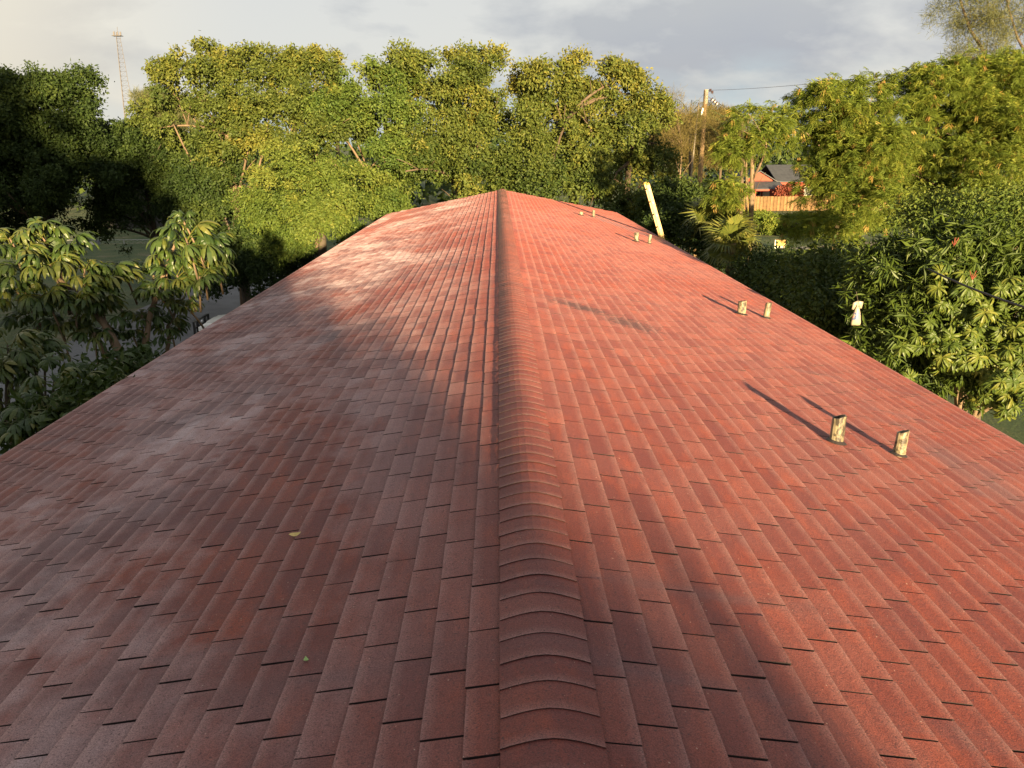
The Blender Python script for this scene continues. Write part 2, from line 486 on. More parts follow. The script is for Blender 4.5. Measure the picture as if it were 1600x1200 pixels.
# ------------------------------------------------------------------ the building
def build_roof():
    ang = math.atan(SLOPE); ca, sa = math.cos(ang), math.sin(ang)
    Y0 = -2.2
    bld = thing('building', 'long two storey building under a red shingled gable roof', 'building', (0, 0, 0))
    M_WALL = plain_mat('cream_stucco', (0.55, 0.47, 0.36), 0.85, 0.12, 3, 0, 0.3)
    M_TRIM = plain_mat('brown_trim', (0.10, 0.045, 0.035), 0.6)
    M_EDGE = plain_mat('painted_drip_edge', (0.34, 0.12, 0.09), 0.4)
    M_GLASS = plain_mat('dark_window_glass', (0.03, 0.035, 0.04), 0.1)
    # walls
    w = MB(); x = HALF - 0.55; ye = LEN - 0.35
    zt = RIDGE - HALF * SLOPE - 0.16
    for s in (-1, 1): w.box((s * x, (Y0 + ye) / 2, zt / 2), (0.2, ye - Y0, zt))
    for yy in (Y0, ye - 0.2):
        h = RIDGE - 0.25
        w.add([(-x + .1, yy, 0), (x - .1, yy, 0), (x - .1, yy, zt), (0, yy, h - 0.02), (-x + .1, yy, zt),
               (-x + .1, yy + .2, 0), (x - .1, yy + .2, 0), (x - .1, yy + .2, zt), (0, yy + .2, h - 0.02), (-x + .1, yy + .2, zt)],
              [(0, 1, 2, 3, 4), (9, 8, 7, 6, 5), (0, 5, 6, 1), (1, 6, 7, 2), (2, 7, 8, 3), (3, 8, 9, 4), (4, 9, 5, 0)])
    w.build('wall', M_WALL, bld)
    for s in (-1, 1):
        for zz in (1.5, 4.3):
            for k in range(9):
                yy = 1.5 + k * 3.3
                f = MB()
                for dy in (-0.6, 0.6): f.box((s * (x + 0.115), yy + dy, zz), (0.07, 0.06, 1.2))
                for dz in (-0.6, 0.0, 0.6): f.box((s * (x + 0.116), yy, zz + dz), (0.06, 1.14, 0.06))
                fo = f.build('window', M_TRIM, bld)
                MB().box((s * (x + 0.103), yy, zz), (0.01, 1.2, 1.2)).build('pane', M_GLASS, fo)
    # deck
    d = MB()
    t = 0.05
    for s in (-1, 1):
        a = [(0, RIDGE - 0.008), (s * HALF, RIDGE - 0.008 - HALF * SLOPE), (s * HALF, RIDGE - HALF * SLOPE - t), (0, RIDGE - t)]
        vs = [(px, Y0, pz) for px, pz in a] + [(px, LEN - 0.02, pz) for px, pz in a]
        d.add(vs, [(0, 1, 2, 3), (7, 6, 5, 4), (0, 4, 5, 1), (1, 5, 6, 2), (2, 6, 7, 3)])
    roof = d.build('roof', M_FELT, bld)
    fa = MB()
    for s in (-1, 1):
        fa.box((s * (HALF - 0.02), (Y0 + LEN) / 2, RIDGE - HALF * SLOPE - t - 0.09), (0.03, LEN - Y0, 0.17))
    fa.build('fascia', M_TRIM, bld)
    for s in (-1, 1):
        e = MB()
        zz = RIDGE - HALF * SLOPE
        e.box((s * (HALF + 0.008), (Y0 + LEN) / 2, zz - 0.02), (0.014, LEN - Y0, 0.05))
        e.build('drip_edge', M_EDGE, bld)

    # ---- shingle tabs -------------------------------------------------
    EXP, TAB, GAP = 0.127, 0.305, 0.009
    ncourse = int(HALF / ca / EXP) + 1

    def frame(s):
        D = Vector((s * ca, 0, -sa)); Nn = Vector((s * sa, 0, ca))
        return D, Nn

    def tab_local(wid, dep, lift, sag, nu=3):
        """tab in its own frame: x down the slope, y along the ridge, z off the roof"""
        vs = []; fs = []; uvs = []
        xs = (-0.012, dep * 0.5, dep)
        for i, xx in enumerate(xs):
            for j in range(nu + 1):
                yy = (j / nu - 0.5) * wid
                base = 0.0008 + (0.0072 + lift) * (xx + 0.012) / (dep + 0.012)
                z = base + (sag * math.sin(math.pi * j / nu) if i == 2 else 0)
                vs.append((xx, yy, z))
        n = nu + 1
        for i in range(2):
            for j in range(nu):
                fs.append((i * n + j, (i + 1) * n + j, (i + 1) * n + j + 1, i * n + j + 1))
        b = len(vs)                       # skirt: butt, two sides
        for j in range(n): vs.append((dep, vs[2 * n + j][1], vs[2 * n + j][2] - 0.0045))
        for j in range(nu): fs.append((2 * n + j, b + j, b + j + 1, 2 * n + j + 1))
        for sgn, j in ((0, 0), (1, nu)):
            c = len(vs)
            for i in range(3):
                q = vs[i * n + j]; vs.append((q[0], q[1], -0.006))
            for i in range(2):
                qd = (i * n + j, c + i, c + i + 1, (i + 1) * n + j)
                fs.append(qd if sgn == 0 else qd[::-1])
        uv = [(0.5 + v[1] / wid, 1 - max(0, v[0]) / dep) for v in vs]
        return vs, fs, uv

    def mesh_from_local(name, vs, fs, uv, tone, cutv):
        me = bpy.data.meshes.new(name)
        me.from_pydata(vs, [], fs)
        l = me.uv_layers.new(name='UVMap')
        for poly in me.polygons:
            for li in poly.loop_indices: l.data[li].uv = uv[me.loops[li].vertex_index]
        a = me.attributes.new('tone', 'FLOAT', 'FACE'); a.data.foreach_set('value', np.full(len(fs), tone, dtype=np.float32))
        c = me.attributes.new('cut', 'FLOAT', 'FACE'); c.data.foreach_set('value', np.array(cutv, dtype=np.float32))
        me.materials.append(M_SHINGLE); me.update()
        return me

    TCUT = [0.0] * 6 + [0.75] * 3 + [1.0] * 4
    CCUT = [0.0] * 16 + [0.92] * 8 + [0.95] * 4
    variants = []
    for k in range(16):
        vs, fs, uv = tab_local(TAB - GAP + random.uniform(-.002, .002), EXP + random.uniform(-.002, .004),
                               max(0, random.gauss(0.0008, 0.0022)), random.uniform(-.0005, .0022))
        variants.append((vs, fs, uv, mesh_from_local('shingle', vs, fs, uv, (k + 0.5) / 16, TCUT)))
    tabs = []
    for s in (-1, 1):
        for k in range(ncourse):
            s0 = k * EXP
            off = ((k * 0.352 + (0.1 if s > 0 else 0.0)) % 1.0) * TAB + random.uniform(-.012, .012)
            yy = Y0 + off - TAB
            while yy < LEN + 0.1:
                yc = yy + TAB / 2
                if yc - TAB / 2 >= Y0 - 0.02 and yc + TAB / 2 <= LEN + 0.02:
                    tabs.append((s, s0, yc))
                yy += TAB
    T = np.array([(s * (s0 + EXP / 2) * ca, y, RIDGE - (s0 + EXP / 2) * sa) for s, s0, y in tabs])
    pr = project(T)
    seen = (pr[:, 2] > 0.5) & (pr[:, 0] > -20) & (pr[:, 0] < 1620) & (pr[:, 1] < 1215)
    dist = np.linalg.norm(T - CAM, axis=1)
    nrm = np.array([(s * sa, 0, ca) for s, _, _ in tabs])
    cosv = np.abs(np.einsum('ij,ij->i', nrm, (CAM - T))) / dist
    score = np.where(seen, cosv / dist ** 2, 0)
    near = set(np.argsort(-score)[:300].tolist())
    BV, BF, BU, BT = [], [], [], []
    nv = 0
    for i, (s, s0, y) in enumerate(tabs):
        D, Nn = frame(s)
        k = random.randrange(16)
        # runs of neighbouring tabs on one strip share their colour now and then
        vs, fs, uv, me = variants[k]
        o3 = D * s0 + Vector((0, 0, RIDGE)) + Vector((0, y + random.uniform(-.0015, .0015), 0)) + Nn * 0.0
        yax = Vector((0, 1, 0)) * (1 if s > 0 else -1)
        yaw = random.gauss(0, 0.006)
        R = Matrix((D, Nn.cross(D), Nn)).transposed() @ Matrix.Rotation(yaw, 3, 'Z')
        if i in near:
            o = bpy.data.objects.new('shingle', me)
            o.matrix_local = Matrix.Translation(o3) @ R.to_4x4()
            link(o, roof)
        else:
            Rn = np.array(R); V = np.array(vs) @ Rn.T + np.array(o3)
            BV.append(V); BF += [[q + nv for q in f] for f in fs]; BU.append(np.array(uv)); BT.append(np.full(len(fs), (k + .5) / 16)); nv += len(vs)
    BV = np.concatenate(BV); BU = np.concatenate(BU)
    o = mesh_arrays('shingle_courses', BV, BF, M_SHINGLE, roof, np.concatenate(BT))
    l = o.data.uv_layers.new(name='UVMap')
    l.data.foreach_set('uv', BU[np.array(BF).ravel()].astype(np.float32).ravel())
    ca_ = o.data.attributes.new('cut', 'FLOAT', 'FACE'); ca_.data.foreach_set('value', np.tile(np.array(TCUT, dtype=np.float32), len(BF) // len(TCUT)))
    o['kind'] = 'stuff'

    # ---- ridge caps: bent pieces lapped along the ridge, butts towards the camera
    def cap_local(lift, hw, tone):
        prof = []
        for j in range(9):
            u = (j / 8 - 0.5) * 2
            xx = u * hw
            rr = 0.055                    # rounded over the crest
            z = -SLOPE * (math.sqrt(xx * xx + rr * rr) - rr) - 0.0005 + 0.014 * (1 - abs(u) ** 1.9)
            prof.append((xx, z))
        vs, fs = [], []
        for i, yy in enumerate((0.0, 0.07, 0.150)):
            hgt = (0.0118 + lift) - (0.0036 + lift) * yy / 0.127
            for xx, z in prof: vs.append((xx, yy, z + hgt))
        for i in range(2):
            for j in range(8): fs.append((i * 9 + j, i * 9 + j + 1, (i + 1) * 9 + j + 1, (i + 1) * 9 + j))
        b = len(vs)
        for j in range(9): vs.append((prof[j][0], 0.0, vs[j][2] - 0.0026))
        for j in range(8): fs.append((b + j, b + j + 1, j + 1, j))
        for j in (0, 8):
            c = len(vs)
            for i in range(3):
                q = vs[i * 9 + j]; vs.append((q[0], q[1], q[2] - 0.0085))
            for i in range(2):
                qd = (i * 9 + j, (i + 1) * 9 + j, c + i + 1, c + i)
                fs.append(qd if j == 8 else qd[::-1])
        uv = [(0.5 + v[0] / hw / 2, min(1, v[1] / 0.127)) for v in vs]
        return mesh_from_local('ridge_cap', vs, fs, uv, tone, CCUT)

    caps = [cap_local(max(0, random.gauss(.001, .0012)), 0.146 + random.uniform(-.002, .002), random.uniform(.05, .75)) for _ in range(10)]
    y = 1.862 - 0.127 * 30
    while y < LEN - 0.1:
        o = bpy.data.objects.new('ridge_cap', random.choice(caps))
        o.location = (random.gauss(0, 0.0012), y, RIDGE)
        o.rotation_euler = (0, 0, random.gauss(0, 0.006))
        if y > -2.1: link(o, roof)
        else: bpy.data.objects.remove(o)
        y += 0.127

    # ---- plumbing vents
    m, nt, b = new_mat('weathered_pvc')
    p = position(nt)
    f = noise(nt, mapped(nt, p, (1, 1, 0.5)), 14, 5, 0.7, 0.5)
    c = ramp(nt, f, [(0.42, (0.045, 0.035, 0.025)), (0.52, (0.24, 0.195, 0.12)), (0.66, (0.33, 0.28, 0.18))])
    nt.links.new(c, b.inputs['Base Color']); b.inputs['Roughness'].default_value = 0.5
    M_PVC = m
    M_TAR = plain_mat('roofing_tar', (0.025, 0.018, 0.016), 0.6, 0.3, 30)

    def pipe(x, y, r, h, lean=(0, 0), label=None, rings=0, tilt=0.0):
        z0 = RIDGE - abs(x) * SLOPE
        a = Vector((x, y, z0 - 0.02)); top = Vector((x + lean[0], y + lean[1], z0 + h))
        mb = MB(); n = 16
        dz = (top - a)
        secs = [(a, r), (a + dz * 0.1, r), (a + dz * 0.5, r * 1.01), (top, r)]
        vs = []; fs = []
        for P, rr in secs:
            for k in range(n):
                an = 2 * math.pi * k / n
                jit = tilt * math.cos(an + 0.6) + (random.uniform(-.004, .004) if P is top else 0)
                vs.append(P + Vector((math.cos(an) * rr, math.sin(an) * rr, jit if P is top else 0)))
        for P, rr in ((top, r * 0.80), (a + dz * 0.15, r * 0.80)):
            for k in range(n):
                an = 2 * math.pi * k / n
                vs.append(P + Vector((math.cos(an) * rr, math.sin(an) * rr, (vs[3 * n + k].z - top.z) if P is top else 0)))
        for i in range(5):
            for k in range(n): fs.append((i * n + k, i * n + (k + 1) % n, (i + 1) * n + (k + 1) % n, (i + 1) * n + k))
        fs.append(tuple(5 * n + k for k in range(n)))
        mb.add(vs, fs)
        po = mb.build('vent_pipe', M_PVC, bld)
        if label: po['label'] = label
        tb = MB(); ring = []
        for k in range(n):
            an = 2 * math.pi * k / n
            for rr, hh in ((r * 1.5, 0.012), (r * 1.02, 0.03)):
                xx = x + math.cos(an) * rr * random.uniform(.93, 1.08); yy = y + math.sin(an) * rr
                ring.append((xx, yy, RIDGE - xx * SLOPE + hh))
        tb.add(ring, [(2 * k, (2 * k + 2) % (2 * n), (2 * k + 3) % (2 * n), 2 * k + 1) for k in range(n)])
        tb.build('tar_collar', M_TAR, po)
        for q in range(rings):
            P = a + dz * (0.22 + 0.09 * q)
            MB().tube([P, P + dz * 0.045], r * 1.12, 16).build('ring', M_PVC, po)
    pipe(2.23, 5.36, 0.047, 0.20, (0.004, 0), 'tall vent pipe with a stained slanted rim', 0, 0.012)
    pipe(2.67, 5.33, 0.040, 0.185, (0.012, 0), 'greyer vent pipe with threaded rings at its foot', 2, 0.015)
    pipe(3.12, 10.74, 0.056, 0.185, (0.004, 0), None, 0, 0.01)
    pipe(3.49, 10.83, 0.042, 0.215, (0.02, 0), None, 0, 0.006)
    pipe(3.09, 19.24, 0.055, 0.22, (0.0, 0))
    pipe(3.42, 19.38, 0.040, 0.22, (0.02, 0))
    pipe(2.34, 24.85, 0.058, 0.11)
    pipe(2.76, 25.25, 0.042, 0.21, (0.0, 0))
    return bld


building = build_roof()


# leaves lying on the roof
def roof_leaf(x, y, size, mat, label, rot, curl):
    z = RIDGE - abs(x) * SLOPE + 0.012
    mb = MB(); n = 6
    vs = []; fs = []
    for i in range(n + 1):
        u = i / n; w = math.sin(math.pi * u ** 0.8) * 0.30 * size
        zz = curl * size * (u - 0.5) ** 2 * 2
        for sgn in (-1, 0, 1):
            p = Vector(((u - .5) * size, sgn * w, zz + abs(sgn) * w * 0.45))
            p.rotate(Euler((0.1, 0, rot)))
            vs.append(p + Vector((x, y, z)))
    for i in range(n):
        for j in range(2): fs.append((i * 3 + j, i * 3 + j + 1, i * 3 + j + 4, i * 3 + j + 3))
    mb.add(vs, fs)
    b0 = Vector((-size * .5, 0, curl * size * .5)); b1 = Vector((-size * .8, size * .05, 0.02))
    for q in (b0, b1): q.rotate(Euler((0.1, 0, rot)))
    o = mb.build('fallen_leaf', mat)
    o.location = (0, 0, 0)
    return tag(o, label, 'leaf', 'leaves fallen on the roof')


roof_leaf(-1.13, 3.57, 0.06, plain_mat('yellow_dead_leaf', (0.62, 0.46, 0.16), 0.5, 0.2, 30), 'curled yellow leaf lying on the left roof slope', 0.5, 0.5)
roof_leaf(-0.83, 2.49, 0.03, plain_mat('green_fallen_leaf', (0.30, 0.42, 0.14), 0.5, 0.2, 40), 'tiny green leaf lying on the left roof slope', 1.9, 0.6)


# ------------------------------------------------------------------ foliage generators
def unit(a):
    return a / np.maximum(np.linalg.norm(a, axis=-1, keepdims=True), 1e-9)


def leaf_quads(pos, d, nr, Ln, W):
    side = unit(np.cross(d, nr)); up = np.cross(side, d)
    Ln = Ln[:, None]; W = W[:, None]
    v = np.stack([pos, pos + d * Ln * 0.42 + side * W / 2 + up * W * 0.12, pos + d * Ln - up * Ln * 0.1,
                  pos + d * Ln * 0.42 - side * W / 2 + up * W * 0.12], 1)
    return v.reshape(-1, 3), np.arange(len(pos) * 4).reshape(-1, 4)


def clumps_of(envs, per_m2, cr):
    """clump centres over the shells of ellipsoids, some pushed out on longer boughs"""
    C, Rr, O = [], [], []
    for c, r in envs:
        c = np.array(c); r = np.array(r)
        area = 4 * math.pi * (np.mean(r) ** 2)
        k = max(5, int(area * per_m2))
        d = unit(rng.normal(size=(k, 3))); d[:, 2] = np.where(d[:, 2] < -0.55, -d[:, 2], d[:, 2])
        rad = rng.uniform(0.5, 1.04, (k, 1)) + (rng.random((k, 1)) < 0.2) * rng.uniform(0.05, 0.3, (k, 1))
        C.append(c + d * r * rad); Rr.append(cr * np.exp(rng.normal(-0.05, 0.32, k))); O.append(d)
        k2 = max(2, int(k * 0.45))             # small outlying sprays that break the outline
        d2 = unit(rng.normal(size=(k2, 3)) + np.array([0, 0, 0.25]))
        C.append(c + d2 * r * rng.uniform(1.0, 1.38, (k2, 1))); Rr.append(cr * rng.uniform(0.28, 0.58, k2)); O.append(d2)
    return np.concatenate(C), np.concatenate(Rr), np.concatenate(O)


def bunches_of(C, Rr, O, per):
    n = len(C)
    cnt = np.maximum(4, (per * (Rr / Rr.mean()) ** 2).astype(int))
    idx = np.repeat(np.arange(n), cnt)
    d = unit(rng.normal(size=(len(idx), 3)) + O[idx] * 0.5 + np.array([0, 0, 0.35]))
    lump = 1 + 0.28 * np.sin(d[:, 0] * 5 + idx * 1.7) * np.sin(d[:, 1] * 5 + idx) + 0.15 * np.sin(d[:, 2] * 9 + idx * 2.3)
    rad = Rr[idx][:, None] * (rng.uniform(0.45, 1.0, (len(idx), 1)) ** 0.5) * lump[:, None]
    P = C[idx] + d * rad * np.array([1, 1, 0.66])
    return P, d, idx


def crown_mesh(name, envs, mat, parent, per_m2=0.27, cr=0.63, per=22, m=17, br=0.12, L=0.16, W=0.092, droop=0.3, hi=0.10):
    C, Rr, O = clumps_of(envs, per_m2, cr)
    P, d, idx = bunches_of(C, Rr, O, per)
    ctone = rng.normal(0, 0.15, len(C))
    n = len(P) * m
    bi = np.repeat(np.arange(len(P)), m)
    pos = P[bi] + rng.normal(size=(n, 3)) * br
    dd = unit(rng.normal(size=(n, 3)) + d[bi] * 0.7 + np.array([0, 0, -droop]))
    nr = unit(d[bi] * 0.8 + np.array([0, 0, 0.45]) + rng.normal(size=(n, 3)) * 0.7)
    nr = unit(nr - dd * np.sum(nr * dd, -1, keepdims=True))
    btone = rng.normal(0, 0.10, len(P))
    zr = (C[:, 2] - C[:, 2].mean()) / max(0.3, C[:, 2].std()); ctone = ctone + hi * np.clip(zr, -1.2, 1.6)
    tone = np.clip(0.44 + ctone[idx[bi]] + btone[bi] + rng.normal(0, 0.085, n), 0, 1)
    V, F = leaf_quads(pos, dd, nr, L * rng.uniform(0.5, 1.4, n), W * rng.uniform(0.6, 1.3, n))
    return mesh_arrays(name, V, F, mat, parent, tone), C


def curve(a, b, bend, n=5):
    a, b = Vector(a), Vector(b)
    mid = (a + b) / 2 + Vector(bend)
    out = []
    for i in range(n + 1):
        t = i / n
        out.append(a * (1 - t) ** 2 + mid * 2 * t * (1 - t) + b * t * t)
    return out


def limbs(parent, base, top, targets, r0, mat, nl=10, forks=True):
    t = MB()
    path = curve(base, top, (random.uniform(-.3, .3), random.uniform(-.3, .3), 0), 6)
    t.tube(path, [r0 * (1.25 if i == 0 else 1 - 0.55 * i / 6) for i in range(7)], 8)
    t.build('trunk', mat, parent, True)
    tg = list(targets)
    random.shuffle(tg)
    for q in tg[:nl]:
        q = Vector(q)
        s = path[random.randint(2, 6)]
        mb = MB()
        pts = curve(s, q, (random.uniform(-.4, .4), random.uniform(-.4, .4), random.uniform(.1, .8)), 5)
        mb.tube(pts, [r0 * 0.27 * (1 - 0.75 * i / 5) + 0.012 for i in range(6)], 5)
        if forks:
            for _ in range(2):
                k = random.randint(2, 4)
                e = pts[k] + Vector((random.uniform(-1, 1), random.uniform(-1, .4), random.uniform(.2, 1.1))) * 0.9
                mb.tube(curve(pts[k], e, (0, 0, .1), 3), [r0 * 0.12, r0 * .09, r0 * .06, .01], 4)
        mb.build('branch', mat, parent, True)


def pix_envs(lst):
    """(px, py, Y, rx, ry, rz) -> ellipsoids"""
    return [(at(px, py, Y), (rx, ry, rz)) for px, py, Y, rx, ry, rz in lst]


def broad_tree(name, label, lst, mat, bark, group, base=None, cat='tree', trunk_r=0.28, nl=12, **kw):
    envs = pix_envs(lst)
    c = np.mean([e[0] for e in envs], axis=0)
    if base is None: base = (c[0], c[1] + 0.3, 0)
    t = thing(name, label, cat, base, group)
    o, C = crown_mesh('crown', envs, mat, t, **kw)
    limbs(t, base, (c[0], c[1], c[2] + 0.4), C, trunk_r, bark, nl)
    return t


G_FAR = 'broad leaved trees beyond the far end of the roof'
Y = 41
broad_tree('ficus_tree', 'sunlit yellow topped tree at the left end of the far tree row', [
    (322, 150, Y, 2.4, 2.2, 1.7), (285, 118, Y, 1.5, 1.8, 0.75), (385, 122, Y, 1.5, 2.0, 1.0), (340, 100, Y + 1, 1.3, 1.4, 0.5),
    (345, 215, Y, 2.3, 2.0, 1.7), (395, 190, Y, 1.7, 1.8, 1.6), (390, 255, Y, 1.8, 1.8, 1.6)], M_FICUS, M_BARK_PALE, G_FAR, nl=8)
broad_tree('ficus_tree', 'yellow green tree just left of the smooth green one, thin pine tip above it', [
    (475, 135, Y + 1, 2.0, 2.0, 1.5), (505, 108, Y + 1, 0.9, 1.2, 0.8), (445, 118, Y + 1, 1.2, 1.4, 0.8), (450, 200, Y, 2.3, 2.0, 2.0),
    (515, 190, Y, 1.6, 1.8, 1.6), (490, 245, Y - 1, 1.8, 1.7, 1.2)], M_FICUS, M_BARK_PALE, G_FAR, nl=8)
broad_tree('ficus_tree', 'fresh green tree with a rounded flat top left of the sky gap', [
    (585, 150, Y, 1.8, 1.8, 1.3), (620, 145, Y, 0.9, 1.4, 0.9), (580, 220, Y - 1, 2.2, 2.0, 2.0), (640, 240, Y - 1, 1.6, 1.8, 1.9), (630, 290, Y - 2, 1.6, 1.5, 1.2), (545, 200, Y + .5, 1.2, 1.4, 1.3), (625, 195, Y, 1.1, 1.4, 1.1)],
    M_FICUS_GREEN, M_BARK_PALE, G_FAR, nl=8)
broad_tree('ficus_tree', 'olive tree with a double topped crown behind the ridge end', [
    (680, 112, Y, 1.7, 1.8, 0.9), (640, 108, Y, 0.7, 1.0, 0.45), (757, 118, Y, 1.3, 1.5, 0.85), (715, 165, Y, 2.2, 2.2, 1.6), (730, 235, Y - 1, 2.5, 2.1, 2.1),
    (690, 280, Y - 2, 2.0, 1.8, 1.7), (760, 285, Y - 3, 1.8, 1.4, 1.3), (665, 195, Y + .5, 1.7, 1.6, 1.3), (780, 190, Y + .5, 1.5, 1.5, 1.3)], M_FICUS, M_BARK, G_FAR, nl=8)
broad_tree('ficus_tree', 'tallest olive tree right of the ridge end with an overhanging bough', [
    (850, 130, Y, 1.4, 1.8, 1.0), (910, 112, Y, 1.7, 1.5, 0.75), (962, 122, Y, 0.9, 1.0, 0.6), (985, 130, Y, 0.35, 0.5, 0.45), (865, 190, Y, 2.3, 2.2, 2.0), (915, 160, Y, 1.3, 1.4, 0.9),
    (845, 255, Y - 2, 2.2, 1.9, 1.8), (900, 250, Y - 1, 1.6, 1.8, 1.6), (830, 290, Y - 4, 1.5, 1.2, 1.1), (900, 305, Y - 4, 1.5, 1.3, 1.0), (930, 200, Y, 1.5, 1.5, 1.2), (815, 165, Y + .5, .9, 1.2, .8)], M_FICUS, M_BARK, G_FAR, nl=8)
broad_tree('ficus_tree', 'lower olive tree right of the tallest one beside the yellow ladder', [
    (990, 185, Y, 1.2, 1.3, 0.8), (1015, 170, Y, 0.7, .8, 0.35), (965, 225, Y, 1.8, 1.8, 1.5), (960, 290, Y - 2, 1.9, 1.6, 1.6), (1010, 280, Y - 2, 1.4, 1.6, 1.3),
    (1020, 340, Y - 3, 1.5, 1.5, 1.3), (970, 325, Y - 4, 1.5, 1.3, 1.1), (930, 330, Y - 5, 1.2, 1.1, .9)], M_FICUS, M_BARK, G_FAR, nl=10)
broad_tree('round_tree', 'dense bright green tree bulging beside the left far corner of the roof', [
    (465, 310, 36, 2.6, 2.3, 1.7), (540, 315, 36, 2.2, 2.1, 1.6), (425, 345, 36, 1.7, 1.8, 1.5), (590, 320, 36.5, 1.3, 1.5, 1.2), (500, 365, 35.5, 1.9, 1.8, 1.3)],
    M_ROUND, M_BARK_DARK, None, per_m2=0.35, cr=0.52, per=22, m=18, br=.105, L=0.125, W=0.078, nl=0)
G_LEFT = 'shaded trees along the road'
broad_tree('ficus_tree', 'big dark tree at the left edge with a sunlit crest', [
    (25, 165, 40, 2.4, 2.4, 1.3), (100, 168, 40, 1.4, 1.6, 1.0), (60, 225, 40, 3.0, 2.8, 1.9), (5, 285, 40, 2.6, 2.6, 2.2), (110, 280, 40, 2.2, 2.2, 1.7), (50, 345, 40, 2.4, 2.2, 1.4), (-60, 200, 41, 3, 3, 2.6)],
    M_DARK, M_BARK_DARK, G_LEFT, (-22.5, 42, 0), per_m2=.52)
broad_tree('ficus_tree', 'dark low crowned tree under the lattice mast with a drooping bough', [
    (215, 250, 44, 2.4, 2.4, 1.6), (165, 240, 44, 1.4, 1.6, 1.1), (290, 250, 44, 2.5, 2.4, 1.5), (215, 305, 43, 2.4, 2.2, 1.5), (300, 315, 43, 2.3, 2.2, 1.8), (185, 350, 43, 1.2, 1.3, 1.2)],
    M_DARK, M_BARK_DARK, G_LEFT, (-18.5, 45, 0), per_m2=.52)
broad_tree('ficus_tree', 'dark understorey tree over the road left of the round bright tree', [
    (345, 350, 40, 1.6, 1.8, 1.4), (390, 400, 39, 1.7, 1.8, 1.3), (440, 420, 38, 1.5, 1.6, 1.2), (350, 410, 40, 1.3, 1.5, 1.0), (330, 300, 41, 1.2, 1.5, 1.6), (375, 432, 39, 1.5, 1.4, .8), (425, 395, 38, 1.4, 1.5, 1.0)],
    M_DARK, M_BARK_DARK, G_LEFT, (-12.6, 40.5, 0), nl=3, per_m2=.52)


# ---- feathery pod trees on the right --------------------------------------
def rosette_mesh(name, P, d, mat, parent, template, scale, tone_j=0.12, kind=None):
    """template: (V (v,3), F (f,4), count per rosette, spread) placed drooping round every point of P"""
    TV, TF, cnt, out_w = template
    n = len(P) * cnt
    bi = np.repeat(np.arange(len(P)), cnt)
    x = unit(rng.normal(size=(n, 3)) * np.array([1, 1, 0.5]) + d[bi] * out_w)
    z = unit(np.array([0, 0, 1.0]) + rng.normal(size=(n, 3)) * 0.35 + 1e-4)
    y = unit(np.cross(z, x)); z = np.cross(x, y)
    s = scale * rng.uniform(0.7, 1.25, (n, 1, 1))
    V = (TV[None, :, 0:1] * x[:, None, :] + TV[None, :, 1:2] * y[:, None, :] + TV[None, :, 2:3] * z[:, None, :]) * s + P[bi][:, None, :]
    nv = len(TV)
    F = TF[None] + (np.arange(n) * nv)[:, None, None]
    tb = rng.normal(0.48, 0.12, len(P))
    tone = np.clip(tb[bi] + rng.normal(0, tone_j, n), 0, 1)
    tone = np.repeat(tone, len(TF))
    o = mesh_arrays(name, V.reshape(-1, 3), F.reshape(-1, TF.shape[1]), mat, parent, tone)
    if kind: o['kind'] = kind
    return o


def feather_template(pairs=6, L=0.34, pin=0.13, w=0.034):
    V, F = [], []
    for i in range(pairs + 1):
        u = (i + 0.6) / (pairs + 0.6)
        px = L * u * math.cos(u * 0.8); pz = -L * 0.55 * u * u
        for s in ((-1, 1) if i < pairs else (0,)):
            l = pin * (1 - 0.35 * abs(u - 0.5))
            dx, dy, dz = (0.55, s * 0.83, -0.35) if s else (0.8, 0, -0.6)
            b = len(V)
            V += [(px, 0, pz), (px + dx * l * .5 + (w / 2 if s else 0), dy * l * .5 + (0 if s else w / 2), pz + dz * l * .3),
                  (px + dx * l, dy * l, pz + dz * l), (px + dx * l * .5 - (w / 2 if s else 0), dy * l * .5 - (0 if s else w / 2), pz + dz * l * .3)]
            F.append((b, b + 1, b + 2, b + 3))
    return np.array(V), np.array(F)


FEATHER = feather_template()


def pod_template():
    V, F = [], []
    for k in range(3):
        a = k * 2.1; ox, oy = 0.03 * math.cos(a), 0.03 * math.sin(a)
        b = len(V)
        V += [(ox, oy, 0), (ox + .012, oy + .006, -.09), (ox * 1.5, oy * 1.5, -.17), (ox - .012, oy - .006, -.09)]
        F.append((b, b + 1, b + 2, b + 3))
    return np.array(V), np.array(F)


def feather_tree(label, lst, base, bark, group, per_m2=1.3, cr=0.5, per=11, cnt=8, scale=0.72, trunk_r=0.13, nl=10, pods=0.10, mat=None):
    envs = pix_envs(lst)
    t = thing('pod_tree', label, 'tree', base, group)
    C, Rr, O = clumps_of(envs, per_m2, cr)
    P, d, idx = bunches_of(C, Rr, O, per)
    rosette_mesh('crown', P, d, mat or M_LEUC, t, (FEATHER[0], FEATHER[1], cnt, 0.6), scale)
    if pods:
        sel = rng.random(len(P)) < pods
        PT = pod_template()
        Q = P[sel] + d[sel] * 0.15
        up = np.tile(np.array([1.0, 0, 0]), (len(Q), 1))
        o = rosette_mesh('seed_pods', Q, up, M_POD, t, (PT[0], PT[1], 2, 0.3), 1.25)
        o['kind'] = 'stuff'
    c = np.mean([e[0] for e in envs], axis=0)
    limbs(t, base, (c[0], c[1], c[2] + 0.5), C, trunk_r, bark, nl)
    return t


